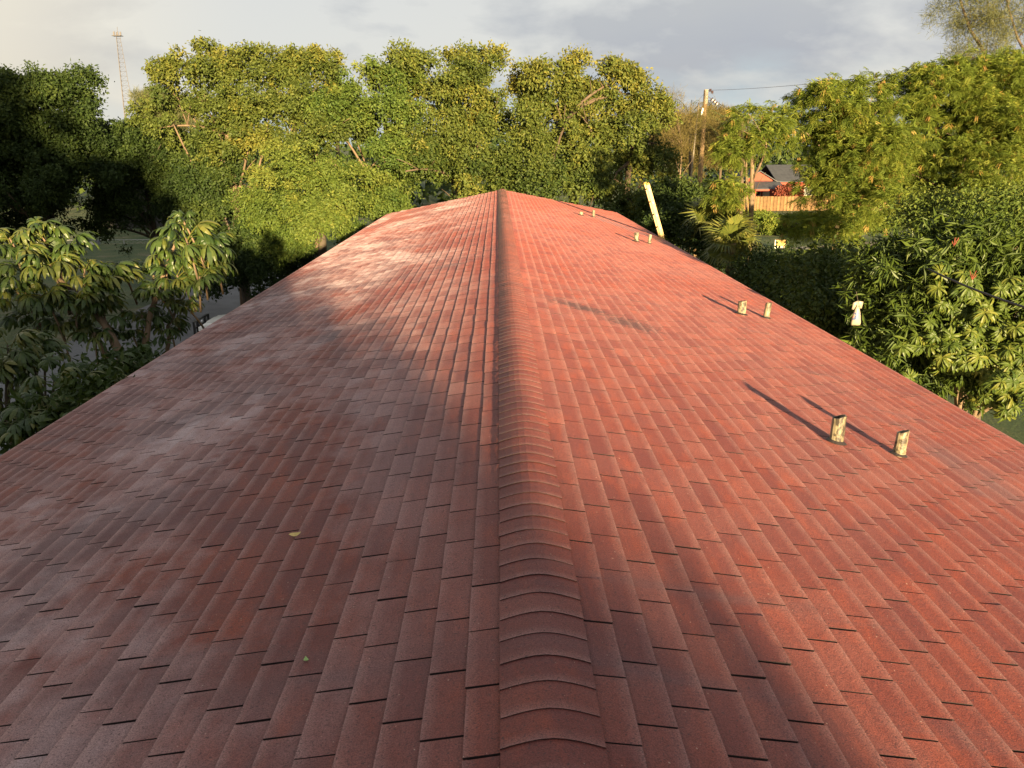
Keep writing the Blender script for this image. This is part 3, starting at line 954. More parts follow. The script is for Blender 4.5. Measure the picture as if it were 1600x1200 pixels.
G_POD = 'feathery leaved pod trees right of the roof'
feather_tree('feathery green tree with hanging tan pods in front of the wooden fence', [
    (1270, 185, 27.0, 1.00, 1.40, 0.80), (1310, 165, 27.0, 0.80, 1.20, 0.55), (1345, 205, 27.0, 1.20, 1.49, 1.00), (1315, 240, 27.0, 1.30, 1.40, 0.90), (1300, 300, 26.5, 1.00, 1.00, 0.49), (1340, 290, 26.0, 0.90, 1.00, 0.60), (1370, 260, 26.0, 1.20, 1.40, 1.00),
    (1345, 330, 25.0, 0.80, 1.00, 0.49), (1300, 362, 25.0, 0.40, 0.49, 0.2)], (11.0, 27.5, 0), M_BARK_PALE, G_POD)
feather_tree('tall feathery tree at the right edge below the leaning casuarina', [
    (1440, 160, 30.0, 1.38, 1.62, 1.00), (1520, 145, 30.0, 1.38, 1.62, 1.00), (1590, 140, 30.0, 1.25, 1.62, 1.12), (1470, 230, 30.0, 1.75, 1.75, 1.50), (1560, 235, 29.0, 1.75, 1.75, 1.62), (1420, 290, 30.0, 1.25, 1.50, 1.00), (1640, 200, 30.0, 1.88, 1.88, 1.88), (1510, 310, 29.0, 1.38, 1.50, 0.88)],
    (18.6, 30.5, 0), M_BARK_PALE, G_POD)
feather_tree('slender feathery tree standing between the utility pole and the red walled house', [
    (1172, 205, 25.5, 0.5, .7, 0.42), (1200, 225, 25.5, 0.5, 0.7, 0.42), (1158, 245, 25.5, 0.4, 0.6, 0.35), (1122, 305, 25.8, 0.38, 0.6, 0.35), (1220, 200, 26, .5, .7, .35)],
    (8.0, 25.8, 0), M_BARK_PALE, G_POD, nl=4)


# ---- mango tree: drooping whorls of long leaves ---------------------------
def whorl_mesh(name, n, L, W, mat, droop=0.9, up=0.35, petiole=0.0):
    mb = MB()
    for k in range(n):
        a = 2 * math.pi * (k + random.uniform(-.35, .35)) / n
        e = up + random.uniform(-.45, .35)
        l = L * random.uniform(.75, 1.2); w = W * random.uniform(.8, 1.15)
        ox = Vector((math.cos(a), math.sin(a), 0)); sd = Vector((-math.sin(a), math.cos(a), 0))
        p = Vector((0, 0, 0)); ang = e
        pts = []
        for i in range(5):
            pts.append((p.copy(), ang))
            stp = l / 4
            p = p + (ox * math.cos(ang) + Vector((0, 0, 1)) * math.sin(ang)) * stp
            ang -= droop * random.uniform(.22, .42)
        wd = (0.10, 0.85, 1.0, 0.62, 0.0)
        vs = []; fs = []
        for i, (q, an) in enumerate(pts):
            nn = Vector((0, 0, 1)) * math.cos(an) - ox * math.sin(an)
            if i < 4:
                vs += [q + sd * w / 2 * wd[i] + nn * w * .12, q, q - sd * w / 2 * wd[i] + nn * w * .12]
            else: vs.append(q)
        for i in range(3):
            for j in range(2): fs.append((i * 3 + j, i * 3 + j + 1, i * 3 + j + 4, i * 3 + j + 3))
        fs += [(9, 10, 12), (10, 11, 12)]
        mb.tone = min(1, max(0, random.gauss(.45, .2)))
        mb.add(vs, fs)
    return mb.mesh(name, mat)


def mango_tree():
    base = (7.6, 12.6, 0)
    t = thing('mango_tree', 'tree with drooping whorls of long narrow leaves at the right edge', 'tree', base)
    envs = pix_envs([(1420, 440, 12.5, .75, 1.0, .65), (1515, 432, 12.6, .95, 1.1, .65), (1460, 500, 12.2, 1.0, 1.1, .85), (1560, 500, 12.2, 1.1, 1.2, 1.0),
                     (1500, 590, 11.6, .7, .9, .6), (1570, 590, 11.8, .9, .9, .7), (1600, 450, 12.4, .7, .9, .8), (1390, 520, 12.2, .45, .7, .5), (1375, 455, 12.8, .35, .6, .35)])
    C, Rr, O = clumps_of(envs, 2.2, 0.36)
    P, d, idx = bunches_of(C, Rr, O, 8)
    order = np.argsort(P[:, 1])
    P, d = P[order], d[order]
    var = [whorl_mesh('leaf_cluster', random.randint(14, 18), 0.20, 0.036, M_MANGO, 1.45, .1) for _ in range(10)]
    for i in range(min(300, len(P))):
        o = bpy.data.objects.new('leaf_cluster', var[i % 10])
        o.location = Vector(P[i]) - Vector(base)
        ax = Vector(d[i]) * 1.2 + Vector((0.1, -0.35, 0.6))
        o.rotation_euler = (ax.to_track_quat('Z', 'Y') @ Euler((0, 0, random.uniform(0, 6.28))).to_quaternion()).to_euler()
        o.scale = [random.uniform(.8, 1.2)] * 3
        link(o, t)
    if len(P) > 300:
        P2, d2 = P[300:], d[300:]
        n = len(P2) * 11; bi = np.repeat(np.arange(len(P2)), 11)
        dd = unit(rng.normal(size=(n, 3)) + np.array([0, 0, -0.5])); nr = unit(np.array([0, 0, 1.0]) + rng.normal(size=(n, 3)) * .5)
        nr = unit(nr - dd * np.sum(nr * dd, -1, keepdims=True))
        V, F = leaf_quads(P2[bi] + rng.normal(size=(n, 3)) * .03, dd, nr, rng.uniform(.18, .26, n), rng.uniform(.035, .05, n))
        o = mesh_arrays('foliage', V, F, M_MANGO, t, np.clip(rng.normal(.42, .2, n), 0, 1)); o['kind'] = 'stuff'
    limbs(t, base, (7.3, 12.6, 5.4), C, 0.13, M_BARK_PALE, 14, False)
    # red flower panicles
    M_RED = plain_mat('red_flower_stalk', (0.22, 0.05, 0.03), 0.6, 0.3, 30)
    for px, py in ((1519, 437), (1490, 385)):
        p = Vector(at(px, py, 11.2)); mb = MB()
        for _ in range(9):
            mb.tube(curve(p, p + Vector((random.gauss(0, .035), random.gauss(0, .035), random.uniform(.03, .13))), (0, 0, 0), 2), [.004, .004, .003], 4)
        mb.build('flower_panicle', M_RED, t)
    return t


mango = mango_tree()


# ---- umbrella trees (schefflera) on the left ------------------------------
def umbrella_leaf_mesh(n, L, W, pet):
    """petiole along +x, then a wheel of drooping leaflets"""
    mb = MB()
    end = Vector((pet, 0, pet * 0.12))
    mb.tone = 0.75
    mb.tube([(0, 0, 0), (pet * .5, 0, pet * .1), end], [.008, .006, .005], 4, False)
    for k in range(n):
        a = 2 * math.pi * (k + random.uniform(-.2, .2)) / n
        l = L * random.uniform(.8, 1.12) * (0.85 + 0.15 * math.cos(a)); w = W * random.uniform(.85, 1.1)
        ox = Vector((math.cos(a), math.sin(a), 0)); sd = Vector((-math.sin(a), math.cos(a), 0))
        p = end.copy(); ang = random.uniform(-.35, .0)
        st = [0.18, 0.25, 0.25, 0.2, 0.12]; wd = [0.03, 0.45, 0.95, 1.0, 0.55]
        rows = []
        for i in range(5):
            rows.append((p.copy(), ang, wd[i]))
            p = p + (ox * math.cos(ang) + Vector((0, 0, 1)) * math.sin(ang)) * l * st[i]
            ang -= random.uniform(.30, .52)
        vs = []; fs = []
        for q, an, ww in rows:
            nn = Vector((0, 0, 1)) * math.cos(an) - ox * math.sin(an)
            vs += [q + sd * w / 2 * ww - nn * w * .10, q, q - sd * w / 2 * ww - nn * w * .10]
        vs.append(p)
        for i in range(4):
            for j in range(2): fs.append((i * 3 + j, i * 3 + j + 1, i * 3 + j + 4, i * 3 + j + 3))
        fs += [(12, 13, 15), (13, 14, 15)]
        mb.tone = min(1, max(0, random.gauss(.42, .2)))
        mb.add(vs, fs)
    return mb.mesh('leaf', M_SCHEF)


UMB = [umbrella_leaf_mesh(random.randint(10, 13), 0.31, 0.056, random.uniform(.18, .32)) for _ in range(10)]


def umbrella_tree(label, base, heads, stems, bark, group, size=1.0):
    t = thing('umbrella_tree', label, 'tree', base, group)
    B = Vector(base)
    for s in stems:
        mb = MB(); pts = [Vector(at(px, py, Y)) for px, py, Y in s[0]]
        pts = [Vector((B.x + (pts[0].x - B.x) * .6, pts[0].y, 0))] + pts
        dense = []
        for i in range(len(pts) - 1):
            for k in range(4): dense.append(pts[i].lerp(pts[i + 1], k / 4) + Vector((random.gauss(0, .008), 0, 0)))
        dense.append(pts[-1])
        n = len(dense)
        mb.tube(dense, [s[1] * (1 - .85 * (i / n) ** 2) * random.uniform(.93, 1.07) for i in range(n)], 8)
        mb.build('stem', bark, t, True)
    hub = None
    for h in heads:
        px, py, Y = h[:3]; sc = (h[3] if len(h) > 3 else 1.0) * size
        p = Vector(at(px, py, Y))
        # twig from the nearest stem side below
        mb = MB(); q = p + Vector((random.uniform(-.25, .25), random.uniform(-.1, .4), -random.uniform(.5, .9)))
        mb.tube(curve(q, p, (0, 0, .1), 4), [.018, .017, .016, .015, .014], 5)
        mb.build('twig', bark, t, True)
        nl = random.randint(8, 11)
        for k in range(nl):
            o = bpy.data.objects.new('leaf', random.choice(UMB))
            az = 2 * math.pi * (k * 0.382 + random.uniform(-.06, .06)); el = random.uniform(-.25, .95) if k > 1 else 1.1
            o.rotation_euler = Euler((random.gauss(0, .18), -el * 0.75, az), 'XYZ')
            o.scale = [sc * random.uniform(.85, 1.15)] * 3
            o.location = p + Vector((0, 0, random.uniform(-.16, .03))) - B
            link(o, t)
    return t


G_UMB = 'umbrella trees beside the left eave'
umbrella_tree('umbrella tree nearest the roof edge, its drooping leaves lit gold', (-5.6, 12.7, 0),
    [(290, 372, 12.4, 1.15), (262, 392, 12.6, .9), (318, 400, 12.6, .95), (330, 382, 12.8, .8), (276, 430, 12.4, .9), (312, 432, 12.3, .85), (248, 462, 12.6, .9), (288, 478, 12.6, .8), (222, 492, 12.6, .85), (266, 512, 12.6, .75), (240, 430, 13.1, .9), (205, 520, 12.4, .6), (286, 345, 12.4, .6)],
    [([(224, 560, 12.4), (229, 520, 12.4), (246, 455, 12.7), (280, 365, 12.6)], 0.062), ([(262, 545, 12.6), (263, 510, 12.8), (290, 460, 12.9)], .04)], M_BARK_PALE, G_UMB)
umbrella_tree('broad umbrella tree filling the left edge, leaves in shade', (-7.4, 12.4, 0),
    [(15, 372, 12.2), (62, 362, 12.4), (105, 385, 12.4), (30, 410, 12.0), (78, 412, 12.0), (132, 420, 12.2), (170, 440, 12.4), (25, 455, 12.0), (70, 462, 11.9), (120, 470, 12.0), (160, 482, 12.2), (95, 505, 12.2), (148, 520, 12.0, .9), (50, 500, 12.4), (-25, 430, 12.2), (190, 420, 12.8, .7), (-20, 380, 12.5)],
    [([(190, 560, 11.9), (172, 520, 12.0), (130, 465, 12.5), (70, 420, 12.8)], .075), ([(168, 560, 12.0), (160, 540, 12.0), (130, 500, 12.4), (60, 460, 12.7)], .055)], M_BARK_PALE, G_UMB)
umbrella_tree('small umbrella tree low at the left edge of the photo', (-6.9, 9.6, 0),
    [(12, 540, 9.6, .9), (-10, 580, 9.4, .9), (30, 570, 9.7, .8), (8, 630, 9.3, .8), (45, 548, 9.9, .7)], [([(12, 640, 9.6), (12, 560, 9.6)], .04)], M_BARK_DARK, G_UMB)
umbrella_tree('dark young umbrella tree hugging the eave below the others', (-5.3, 8.6, 0),
    [(85, 592, 8.9, .8), (125, 610, 8.8, .8), (145, 590, 9.4, .75), (180, 572, 10.2, .7), (60, 640, 8.4, .8), (110, 650, 8.3, .75), (30, 660, 8.2, .7), (205, 556, 11.0, .6), (150, 625, 8.8, .7), (70, 560, 10.5, .7)],
    [([(100, 690, 8.6), (100, 610, 8.7)], .035), ([(160, 640, 9.2), (170, 590, 9.4)], .03)], M_BARK_DARK, G_UMB)

# ---- dark shrubs below the eaves --------------------------------------------
G_SHRUB = 'shrubs close under the eaves'


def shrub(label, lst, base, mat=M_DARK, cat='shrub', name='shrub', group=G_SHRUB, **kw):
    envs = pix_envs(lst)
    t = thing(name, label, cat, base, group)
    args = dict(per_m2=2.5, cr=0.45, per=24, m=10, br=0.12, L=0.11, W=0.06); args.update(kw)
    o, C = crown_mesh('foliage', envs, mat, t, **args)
    c = np.mean([e[0] for e in envs], axis=0)
    limbs(t, base, c, C, 0.06, M_BARK_DARK, 6, False)
    return t


shrub('dark dense shrub under the right eave below the fan palm', [(1220, 475, 20, .7, 1.2, .5), (1265, 478, 18.5, .8, 1.2, .55), (1195, 450, 21.5, .6, 1.2, .5)], (7.0, 19, 0))
shrub('dark shrub between the right eave and the mango tree', [(1300, 470, 16, .8, 1.0, .8), (1330, 520, 14.5, .6, 1.0, .8), (1305, 462, 18, .55, 1, .4), (1390, 580, 12.8, .5, .8, .6)], (6.7, 15.5, 0))
shrub('dark leafy shrub by the eave behind the ladder foot', [(1075, 365, 29, 1.0, 1.2, .8), (1050, 330, 32, 1.1, 1.2, .9), (1110, 390, 27, .8, 1.0, .7)], (6.6, 29, 0), L=.13, W=.08)
shrub('shadowed ground shrub in the lower left corner below the umbrella trees', [(150, 680, 8.8, .6, .8, .4), (190, 615, 10.6, .45, .8, .35)], (-5.9, 10.5, 0))
shrub('low weedy bush on the lawn before the wooden fence', [(1185, 348, 78, 2.0, 2, .6), (1240, 352, 78, 2.0, 2, .5), (1330, 352, 70, 2.2, 2, .8)], (27, 78, 0), M_LEUC, L=.2, W=.12, per_m2=1.5, cr=.7)
shrub('bright thicket at the right edge behind the mango tree', [(1560, 352, 17, .9, 1.2, .4), (1490, 352, 18, .8, 1.2, .35), (1610, 340, 17, .8, 1, .4)], (11, 17.5, 0), M_ROUND, L=.08, W=.05)


# ---- palms ------------------------------------------------------------------
def fan_mesh(n=22, L=0.75, spread=4.2, pet=0.55):
    mb = MB(); mb.tone = .15
    mb.tube([(0, 0, 0), (pet * .6, 0, pet * .12), (pet, 0, pet * .1)], [.014, .012, .01], 4, False)
    e = Vector((pet, 0, pet * .1))
    for k in range(n):
        a = (k / (n - 1) - .5) * spread
        l = L * (0.75 + .25 * math.cos(a)) * random.uniform(.9, 1.08)
        d = Vector((math.cos(a), math.sin(a), 0)); sd = Vector((-math.sin(a), math.cos(a), 0))
        dr = random.uniform(.15, .5)
        p1 = e + d * l * .55 + Vector((0, 0, .03)); p2 = e + d * l - Vector((0, 0, l * dr))
        w = .034
        mb.tone = random.uniform(.2, .95)
        mb.add([e + sd * .004, p1 + sd * w, p2, p1 - sd * w, e - sd * .004], [(0, 1, 3, 4), (1, 2, 3)])
    return mb.mesh('frond', M_PALM)


def fan_palm(label, base, h, n, sc, group):
    t = thing('fan_palm', label, 'palm', base, group)
    B = Vector(base)
    MB().tube(curve(B, B + Vector((.1, 0, h)), (.1, 0, 0), 5), [.17, .15, .14, .14, .13, .12], 8).build('trunk', M_BARK, t, True)
    var = [fan_mesh() for _ in range(4)]
    for k in range(n):
        o = bpy.data.objects.new('frond', var[k % 4])
        el = 1.25 - 1.9 * (k / n)
        o.rotation_euler = Euler((random.gauss(0, .5), -el, k * 2.4), 'XYZ')
        o.scale = [sc * random.uniform(.85, 1.15)] * 3
        o.location = Vector((.1, 0, h)) + Vector((0, 0, random.uniform(-.15, .1)))
        link(o, t)


pA = at(1128, 362, 26); pB = at(1138, 380, 23.5); pC = at(1120, 340, 30)
fan_palm('fan palm lit gold beside the right eave, right of its neighbour', (pB[0], pB[1], 0), pB[2], 30, .8, 'fan palms by the right eave')
fan_palm('greener fan palm behind the gold lit one', (pA[0] - .2, pA[1] + 1, 0), pA[2] + .15, 26, .9, 'fan palms by the right eave')


def coconut(label, px, py, Y, n, L, h_ok=True):
    p = Vector(at(px, py, Y)); base = (p.x + .4, p.y, 0)
    t = thing('coconut_palm', label, 'palm', base, 'feather palms by the utility pole')
    MB().tube(curve(base, p, (.2, 0, 0), 6), [.2, .17, .15, .14, .13, .13, .12], 7).build('trunk', M_BARK, t, True)
    for k in range(n):
        mb = MB(); a = k * 2.4 + random.uniform(-.3, .3); ang = random.uniform(.2, 1.2) if k % 3 else random.uniform(-.4, .4)
        ox = Vector((math.cos(a), math.sin(a), 0)); sd = Vector((-math.sin(a), math.cos(a), 0))
        q = p.copy(); pts = []
        for i in range(9):
            pts.append((q.copy(), ang)); q = q + (ox * math.cos(ang) + Vector((0, 0, math.sin(ang)))) * L / 8; ang -= .19
        mb.tone = .6
        mb.tube([x for x, _ in pts], [.03 - .0028 * i for i in range(9)], 4)
        for i in range(1, 9):
            for sub in (0, .5):
                b, an = pts[i]; b = b + (pts[min(8, i + 1)][0] - b) * sub
                for s in (-1, 1):
                    ll = L * .26 * (1 - .5 * abs(i / 8 - .4)); tip = b + sd * s * ll * .75 + ox * ll * .45 + Vector((0, 0, -ll * .45))
                    mb.tone = random.uniform(.2, .9)
                    mb.add([b, b + (tip - b) * .5 + ox * .035, tip, b + (tip - b) * .5 - ox * .035], [(0, 1, 2, 3)])
        mb.build('frond', M_PALM, t)


coconut('feathery palm crown rising left behind the utility pole', 1078, 183, 62, 13, 3.4)
coconut('small yellowing palm right of the utility pole', 1160, 185, 58, 11, 1.9)


# ---- casuarina, pines, dry shrubs -----------------------------------------
def wispy_tree(name, label, base, path, envs, mat, bark, cat='tree', r=.12, dens=1.0, L=.30, W=.014, per_m2=1.6, cr=.55, per=14, m=16, up=-.2, nl=12, group=None):
    t = thing(name, label, cat, base, group)
    B = Vector(base)
    pts = [B] + [Vector(p) for p in path]
    n = len(pts)
    MB().tube(pts, [r * (1 - .7 * i / (n - 1)) for i in range(n)], 7).build('trunk', bark, t, True)
    C, Rr, O = clumps_of(envs, per_m2, cr)
    P, d, idx = bunches_of(C, Rr, O, per)
    k = len(P) * m; bi = np.repeat(np.arange(len(P)), m)
    dd = unit(rng.normal(size=(k, 3)) * .6 + d[bi] * .5 + np.array([0, 0, up])); nr = unit(rng.normal(size=(k, 3)))
    nr = unit(nr - dd * np.sum(nr * dd, -1, keepdims=True))
    V, F = leaf_quads(P[bi] + rng.normal(size=(k, 3)) * .12, dd, nr, L * rng.uniform(.6, 1.3, k), W * rng.uniform(.7, 1.3, k))
    mesh_arrays('crown', V, F, mat, t, np.clip(rng.normal(.5, .2, k), 0, 1))
    tg = [Vector(C[i]) for i in rng.permutation(len(C))[:nl]]
    for q in tg:
        j = min(range(1, n), key=lambda i: (pts[i] - q).length + (3 if pts[i].z > q.z else 0))
        mb = MB(); mb.tube(curve(pts[j], q, (0, 0, .2), 4), [r * .3, r * .22, r * .16, r * .1, .006], 4); mb.build('branch', bark, t, True)
    return t


Yc = 33
wispy_tree('casuarina', 'tall leaning casuarina with thin wispy needles in the upper right corner', (18.3, Yc, 0),
    [at(1560, 125, Yc), at(1540, 85, Yc), at(1515, 45, Yc), at(1500, 0, Yc), at(1490, -60, Yc)],
    pix_envs([(1525, 60, Yc, .7, .8, 1.0), (1535, 10, Yc, .9, .9, .9), (1500, 20, Yc, .6, .8, .9), (1510, -40, Yc, 1.3, 1.2, 1.0), (1545, 105, Yc, .5, .6, .4), (1500, 90, Yc, .35, .5, .3)]),
    M_CASU, M_BARK, r=.09, nl=16, L=.24, W=.014, m=14, per=15)
wispy_tree('casuarina', 'second casuarina cut off by the right edge, thinner crowned', (20.4, Yc + .5, 0),
    [at(1612, 100, Yc), at(1590, 60, Yc), at(1575, 10, Yc), at(1565, -50, Yc)],
    pix_envs([(1590, 20, Yc, .5, .7, .8), (1600, 65, Yc, .5, .6, .6), (1590, -30, Yc, 1.0, 1.0, .9)]),
    M_CASU, M_BARK, r=.07, nl=10, L=.24, W=.014, m=13, per=13)
wispy_tree('casuarina', 'pale wispy casuarina far off between the mast and the tree row', (*at(252, 235, 75)[:2], 0),
    [at(262, 230, 75), at(255, 190, 75), at(248, 160, 75)],
    pix_envs([(232, 165, 75, 1.3, 1.0, .9), (250, 185, 75, 1.2, 1.0, 1.2), (235, 190, 75, .8, .8, 1.0), (275, 175, 76, 1.0, 1.0, 1.0), (282, 200, 76, 1.3, 1, 1.2)]),
    M_CASU, M_BARK_PALE, r=.2, L=.55, W=.03, m=12, per=13, up=.4)
wispy_tree('dry_shrub', 'bare stemmed brown shrub left of the utility pole', (*at(1062, 300, 44)[:2], 0),
    [at(1062, 280, 44), at(1066, 230, 44)],
    pix_envs([(1050, 205, 44, 1.1, 1.0, .9), (1085, 200, 45, .9, 1.0, .9), (1045, 170, 45, .6, .8, .5), (1075, 240, 44, 1.3, 1, .8), (1030, 240, 45, .8, 1, .7)]),
    M_DRY, M_BARK_PALE, 'shrub', r=.07, L=.3, W=.012, m=8, per=10, up=.5, nl=24)
wispy_tree('dry_tree', 'rounded brownish tree behind the utility pole', (*at(1128, 240, 66)[:2], 0),
    [at(1128, 230, 66), at(1125, 190, 66)],
    pix_envs([(1110, 205, 66, 1.7, 1.4, 1.2), (1135, 200, 66, 1.3, 1.3, 1.0), (1065, 215, 66, 2.0, 1.4, 1.2), (1100, 240, 66, 2.5, 1.6, 1.4)]),
    M_DRY, M_BARK, r=.14, L=.42, W=.03, m=16, per=16, up=.2)


def pine_tip(label, px, py, Y, h, r):
    p = Vector(at(px, py, Y))
    t = thing('norfolk_pine', label, 'tree', (p.x, p.y, 0), 'thin pine tips above the far tree row')
    MB().tube([(p.x, p.y, 0), (p.x, p.y, p.z - .2), p], [.25, .1, .02], 6).build('trunk', M_BARK_DARK, t, True)
    V = []; D = []
    lv = int(h / .22)
    for i in range(lv):
        z = p.z - .15 - i * .22; rr = r * min(1, (i + 1) / lv * 1.3)
        for k in range(9):
            a = k * .698 + i * .3
            for s in np.linspace(.15, 1, 6):
                V.append((p.x + math.cos(a) * rr * s, p.y + math.sin(a) * rr * s, z + rr * s * .25)); D.append((math.cos(a), math.sin(a), .3))
    V = np.repeat(np.array(V), 3, 0); D = unit(np.repeat(np.array(D), 3, 0) + rng.normal(size=V.shape) * .5)
    nr = unit(rng.normal(size=V.shape)); nr = unit(nr - D * np.sum(nr * D, -1, keepdims=True))
    q, F = leaf_quads(V, D, nr, np.full(len(V), .3), np.full(len(V), .12))
    mesh_arrays('crown', q, F, M_FICUS_GREEN, t, np.clip(rng.normal(.3, .15, len(V)), 0, 1))


pine_tip('small cone shaped pine tip, the taller of the two above the tree row', 452, 78, 70, 3.0, .85)
pine_tip('small pine tip right of the taller one, half hidden by leaves', 519, 97, 72, 2.6, .6)


# ---- distant wood ---------------------------------------------------------
def distant_wood():
    n = 26000
    a = rng.uniform(-160, 175, n)
    yb = np.where(a < 0, rng.uniform(95, 150, n), rng.uniform(136, 180, n))
    top = 9.0 + 1.0 * np.sin(a * .11) + 1.2 * np.sin(a * .37 + 1) + .7 * np.sin(a * .9)
    z = top * rng.random(n) ** .6
    P = np.stack([a, yb + rng.normal(0, 2, n), z], -1)
    d = unit(rng.normal(size=(n, 3)) + np.array([0, -.6, .4])); nr = unit(np.array([0, -.7, .7]) + rng.normal(size=(n, 3)) * .6)
    nr = unit(nr - d * np.sum(nr * d, -1, keepdims=True))
    V, F = leaf_quads(P, d, nr, rng.uniform(.7, 1.5, n), rng.uniform(.5, 1.0, n))
    o = mesh_arrays('distant_woodland', V, F, M_DARK, None, np.clip(rng.normal(.5, .22, n), 0, 1))
    tag(o, 'low dark belt of woodland along the horizon', 'woodland', None, 'stuff')


distant_wood()


# ---- unseen trees added behind the camera, crowns shaped to shade the near roof -----------------------
def rear_shade_tree(label, base, envs, seed_per=20, **kw):
    t = thing('ficus_tree', label, 'tree', base, 'unseen shade trees added behind the viewpoint')
    args = dict(per_m2=.8, cr=.9, per=seed_per, m=9, br=.25, L=.34, W=.24); args.update(kw)
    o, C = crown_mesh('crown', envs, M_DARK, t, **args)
    limbs(t, base, np.mean([e[0] for e in envs], axis=0), C, .3, M_BARK_DARK, 8, False)


rng = np.random.default_rng(5)      # own seed: the shade on the roof stays put when other trees change
rear_shade_tree('tall broad unseen tree added for shade behind the viewpoint on the road side', (-10.5, -20, 0),
          [((-10.5, -20, 8.5), (5, 3.5, 7.2)), ((-13, -20, 12), (3.5, 3, 4)), ((-5.0, -20, 7.5), (3.0, 3, 5.4))])
rear_shade_tree('lower round unseen tree added for shade behind the viewpoint across from the ridge', (1.2, -20, 0),
          [((0.2, -20, 5.7), (3.2, 1.8, 2.9)), ((2.6, -20, 5.9), (2.0, 1.6, 2.8)), ((4.43, -20, 6.55), (1.06, 1.2, 2.15)), ((4.43, -20, 4.4), (1.06, 1.5, 2.2))], per_m2=2.8, per=22, cr=.36)


rng = np.random.default_rng(77)


# ------------------------------------------------------------------ ladder
def ladder():
    M_FIB = plain_mat('yellow_fibreglass', (0.40, 0.25, 0.055), 0.45, 0.08, 10)
    M_ALU = plain_mat('aluminium_rung', (0.20, 0.18, 0.15), 0.4, 0.2, 20, 0.6)
    top = Vector(at(1010, 287, 22.3)); edge = Vector((HALF + 0.06, 22.3, RIDGE - HALF * SLOPE - .02))
    d = (top - edge).normalized()
    foot = edge - d * (edge.z / d.z)
    t = thing('ladder', 'yellow fibreglass ladder leaning on the right eave', 'ladder', foot)
    side = Vector((0, 1, 0)); nrm = d.cross(side).normalized()
    ln = (top - foot).length
    for s in (-.2, .2):
        mb = MB()
        a = foot + side * s; b = a + d * ln
        mb.bar(a, b, .028, .085, nrm)
        mb.bar(a + nrm * .0425 + side * (-.02 if s > 0 else .02), b + nrm * .0425 + side * (-.02 if s > 0 else .02), .044, .012, nrm)
        mb.bar(a - nrm * .0425 + side * (-.02 if s > 0 else .02), b - nrm * .0425 + side * (-.02 if s > 0 else .02), .044, .012, nrm)
        mb.build('side_rail', M_FIB, t)
        MB().tube([b - d * .02, b + d * .03], .045, 8).build('end_cap', M_FIB, t)
        MB().box(a + d * .04, (.09, .05, .08)).build('foot_pad', M_TAR2, t)
    k = .3
    while k < ln:
        c = foot + d * k
        MB().tube([c - side * .235, c + side * .235], .02, 8).build('rung', M_ALU, t)
        k += .355


M_TAR2 = plain_mat('black_rubber', (0.02, 0.02, 0.02), 0.8)
ladder()


# ------------------------------------------------------------------ pole, wires, mast
def utility_pole():
    Yp = 60
    top = Vector(at(1103, 141, Yp)); base = Vector((top.x - .1, top.y, 0))
    t = thing('utility_pole', 'brown wooden utility pole with insulators, right of the far trees', 'utility pole', base)
    mb = MB(); mb.tube([base, base.lerp(top, .5), top], [.19, .165, .14], 10)
    mb.build('post', bark_mat('pole_wood', (0.13, 0.08, 0.04), (0.29, 0.19, 0.09), 5), t, True)
    MB().tube([top + Vector((.02, 0, -.9)), top + Vector((.02, 0, .05))], .155, 10).build('pole_top_cover', plain_mat('pale_pole_top', (.38, .33, .24), .7), t, True)
    M_IN = plain_mat('dark_insulator', (0.05, 0.03, 0.03), 0.3); M_INW = plain_mat('pale_insulator', (0.62, 0.5, 0.46), 0.4)
    M_ST = plain_mat('galvanised_steel', (0.3, 0.3, 0.3), 0.4, .1, 10, .7)
    MB().bar(base.lerp(top, .86) + Vector((-.22, -.1, 0)), base.lerp(top, .9) + Vector((-.16, -.1, 0)), .12).build('bracket', M_IN, t)
    for k, (px, py) in enumerate(((1112, 155), (1115.5, 158), (1119, 161))):
        c = Vector(at(px, py, Yp - .3)); ax = Vector((.6, 0, -.5)).normalized()
        MB().tube([c - ax * .03, c + ax * .03], .14, 10).build('insulator_disc', M_IN, t)
        MB().tube([c + ax * .031, c + ax * .13], .075, 10).build('insulator_body', M_INW, t)
    for a, b in (((1103, 148), (1112, 155)), ((1120, 163), (1130, 167))):
        MB().tube([at(*a, Yp), at(*b, Yp - .3)], .028, 5).build('insulator_link', M_ST, t)
    for px, py in ((1110, 141), (1113, 144)):
        c = Vector(at(px, py, Yp)); MB().tube([c + Vector((0, 0, -.09)), c + Vector((0, 0, .09))], .08, 8).build('connector', M_IN, t)
    MB().tube(curve(at(1104, 141, Yp), at(1119, 161, Yp - .3), (.35, 0, .15), 6), .012, 4).build('jumper_wire', M_ST, t)
    g = Vector(at(1092, 160, Yp)); MB().tube([g, (g.x - .5, g.y + .2, 0.0)], .05, 6).build('conduit', plain_mat('grey_conduit', (.2, .17, .13), .6), t)
    M_W = plain_mat('wire_grey', (0.14, 0.14, 0.16), 0.5)
    for k, (dz, lab) in enumerate(((0, 'thin overhead wire rising from the pole top to the right edge'), (-.16, 'thin overhead wire from the pole top, just under the upper one'))):
        a = Vector(at(1105, 141, Yp)) + Vector((0, 0, dz)); e = Vector(at(1660, 72, 34)) + Vector((0, 0, dz * .3))
        mb = MB(); pts = []
        for i in range(25):
            u = i / 24; p = a.lerp(e, u); p.z -= .35 * 4 * u * (1 - u); pts.append(p)
        mb.tube(pts, .011, 4)
        if k == 0:
            tag(mb.build('overhead_wire', M_W), lab, 'wire')
    s = Vector(at(1100, 147, Yp)); mb = MB(); mb.tube([s, (s.x - 3.2, s.y + 6, s.z - 5)], .01, 4); mb.build('stay_wire', M_ST, t)


utility_pole()


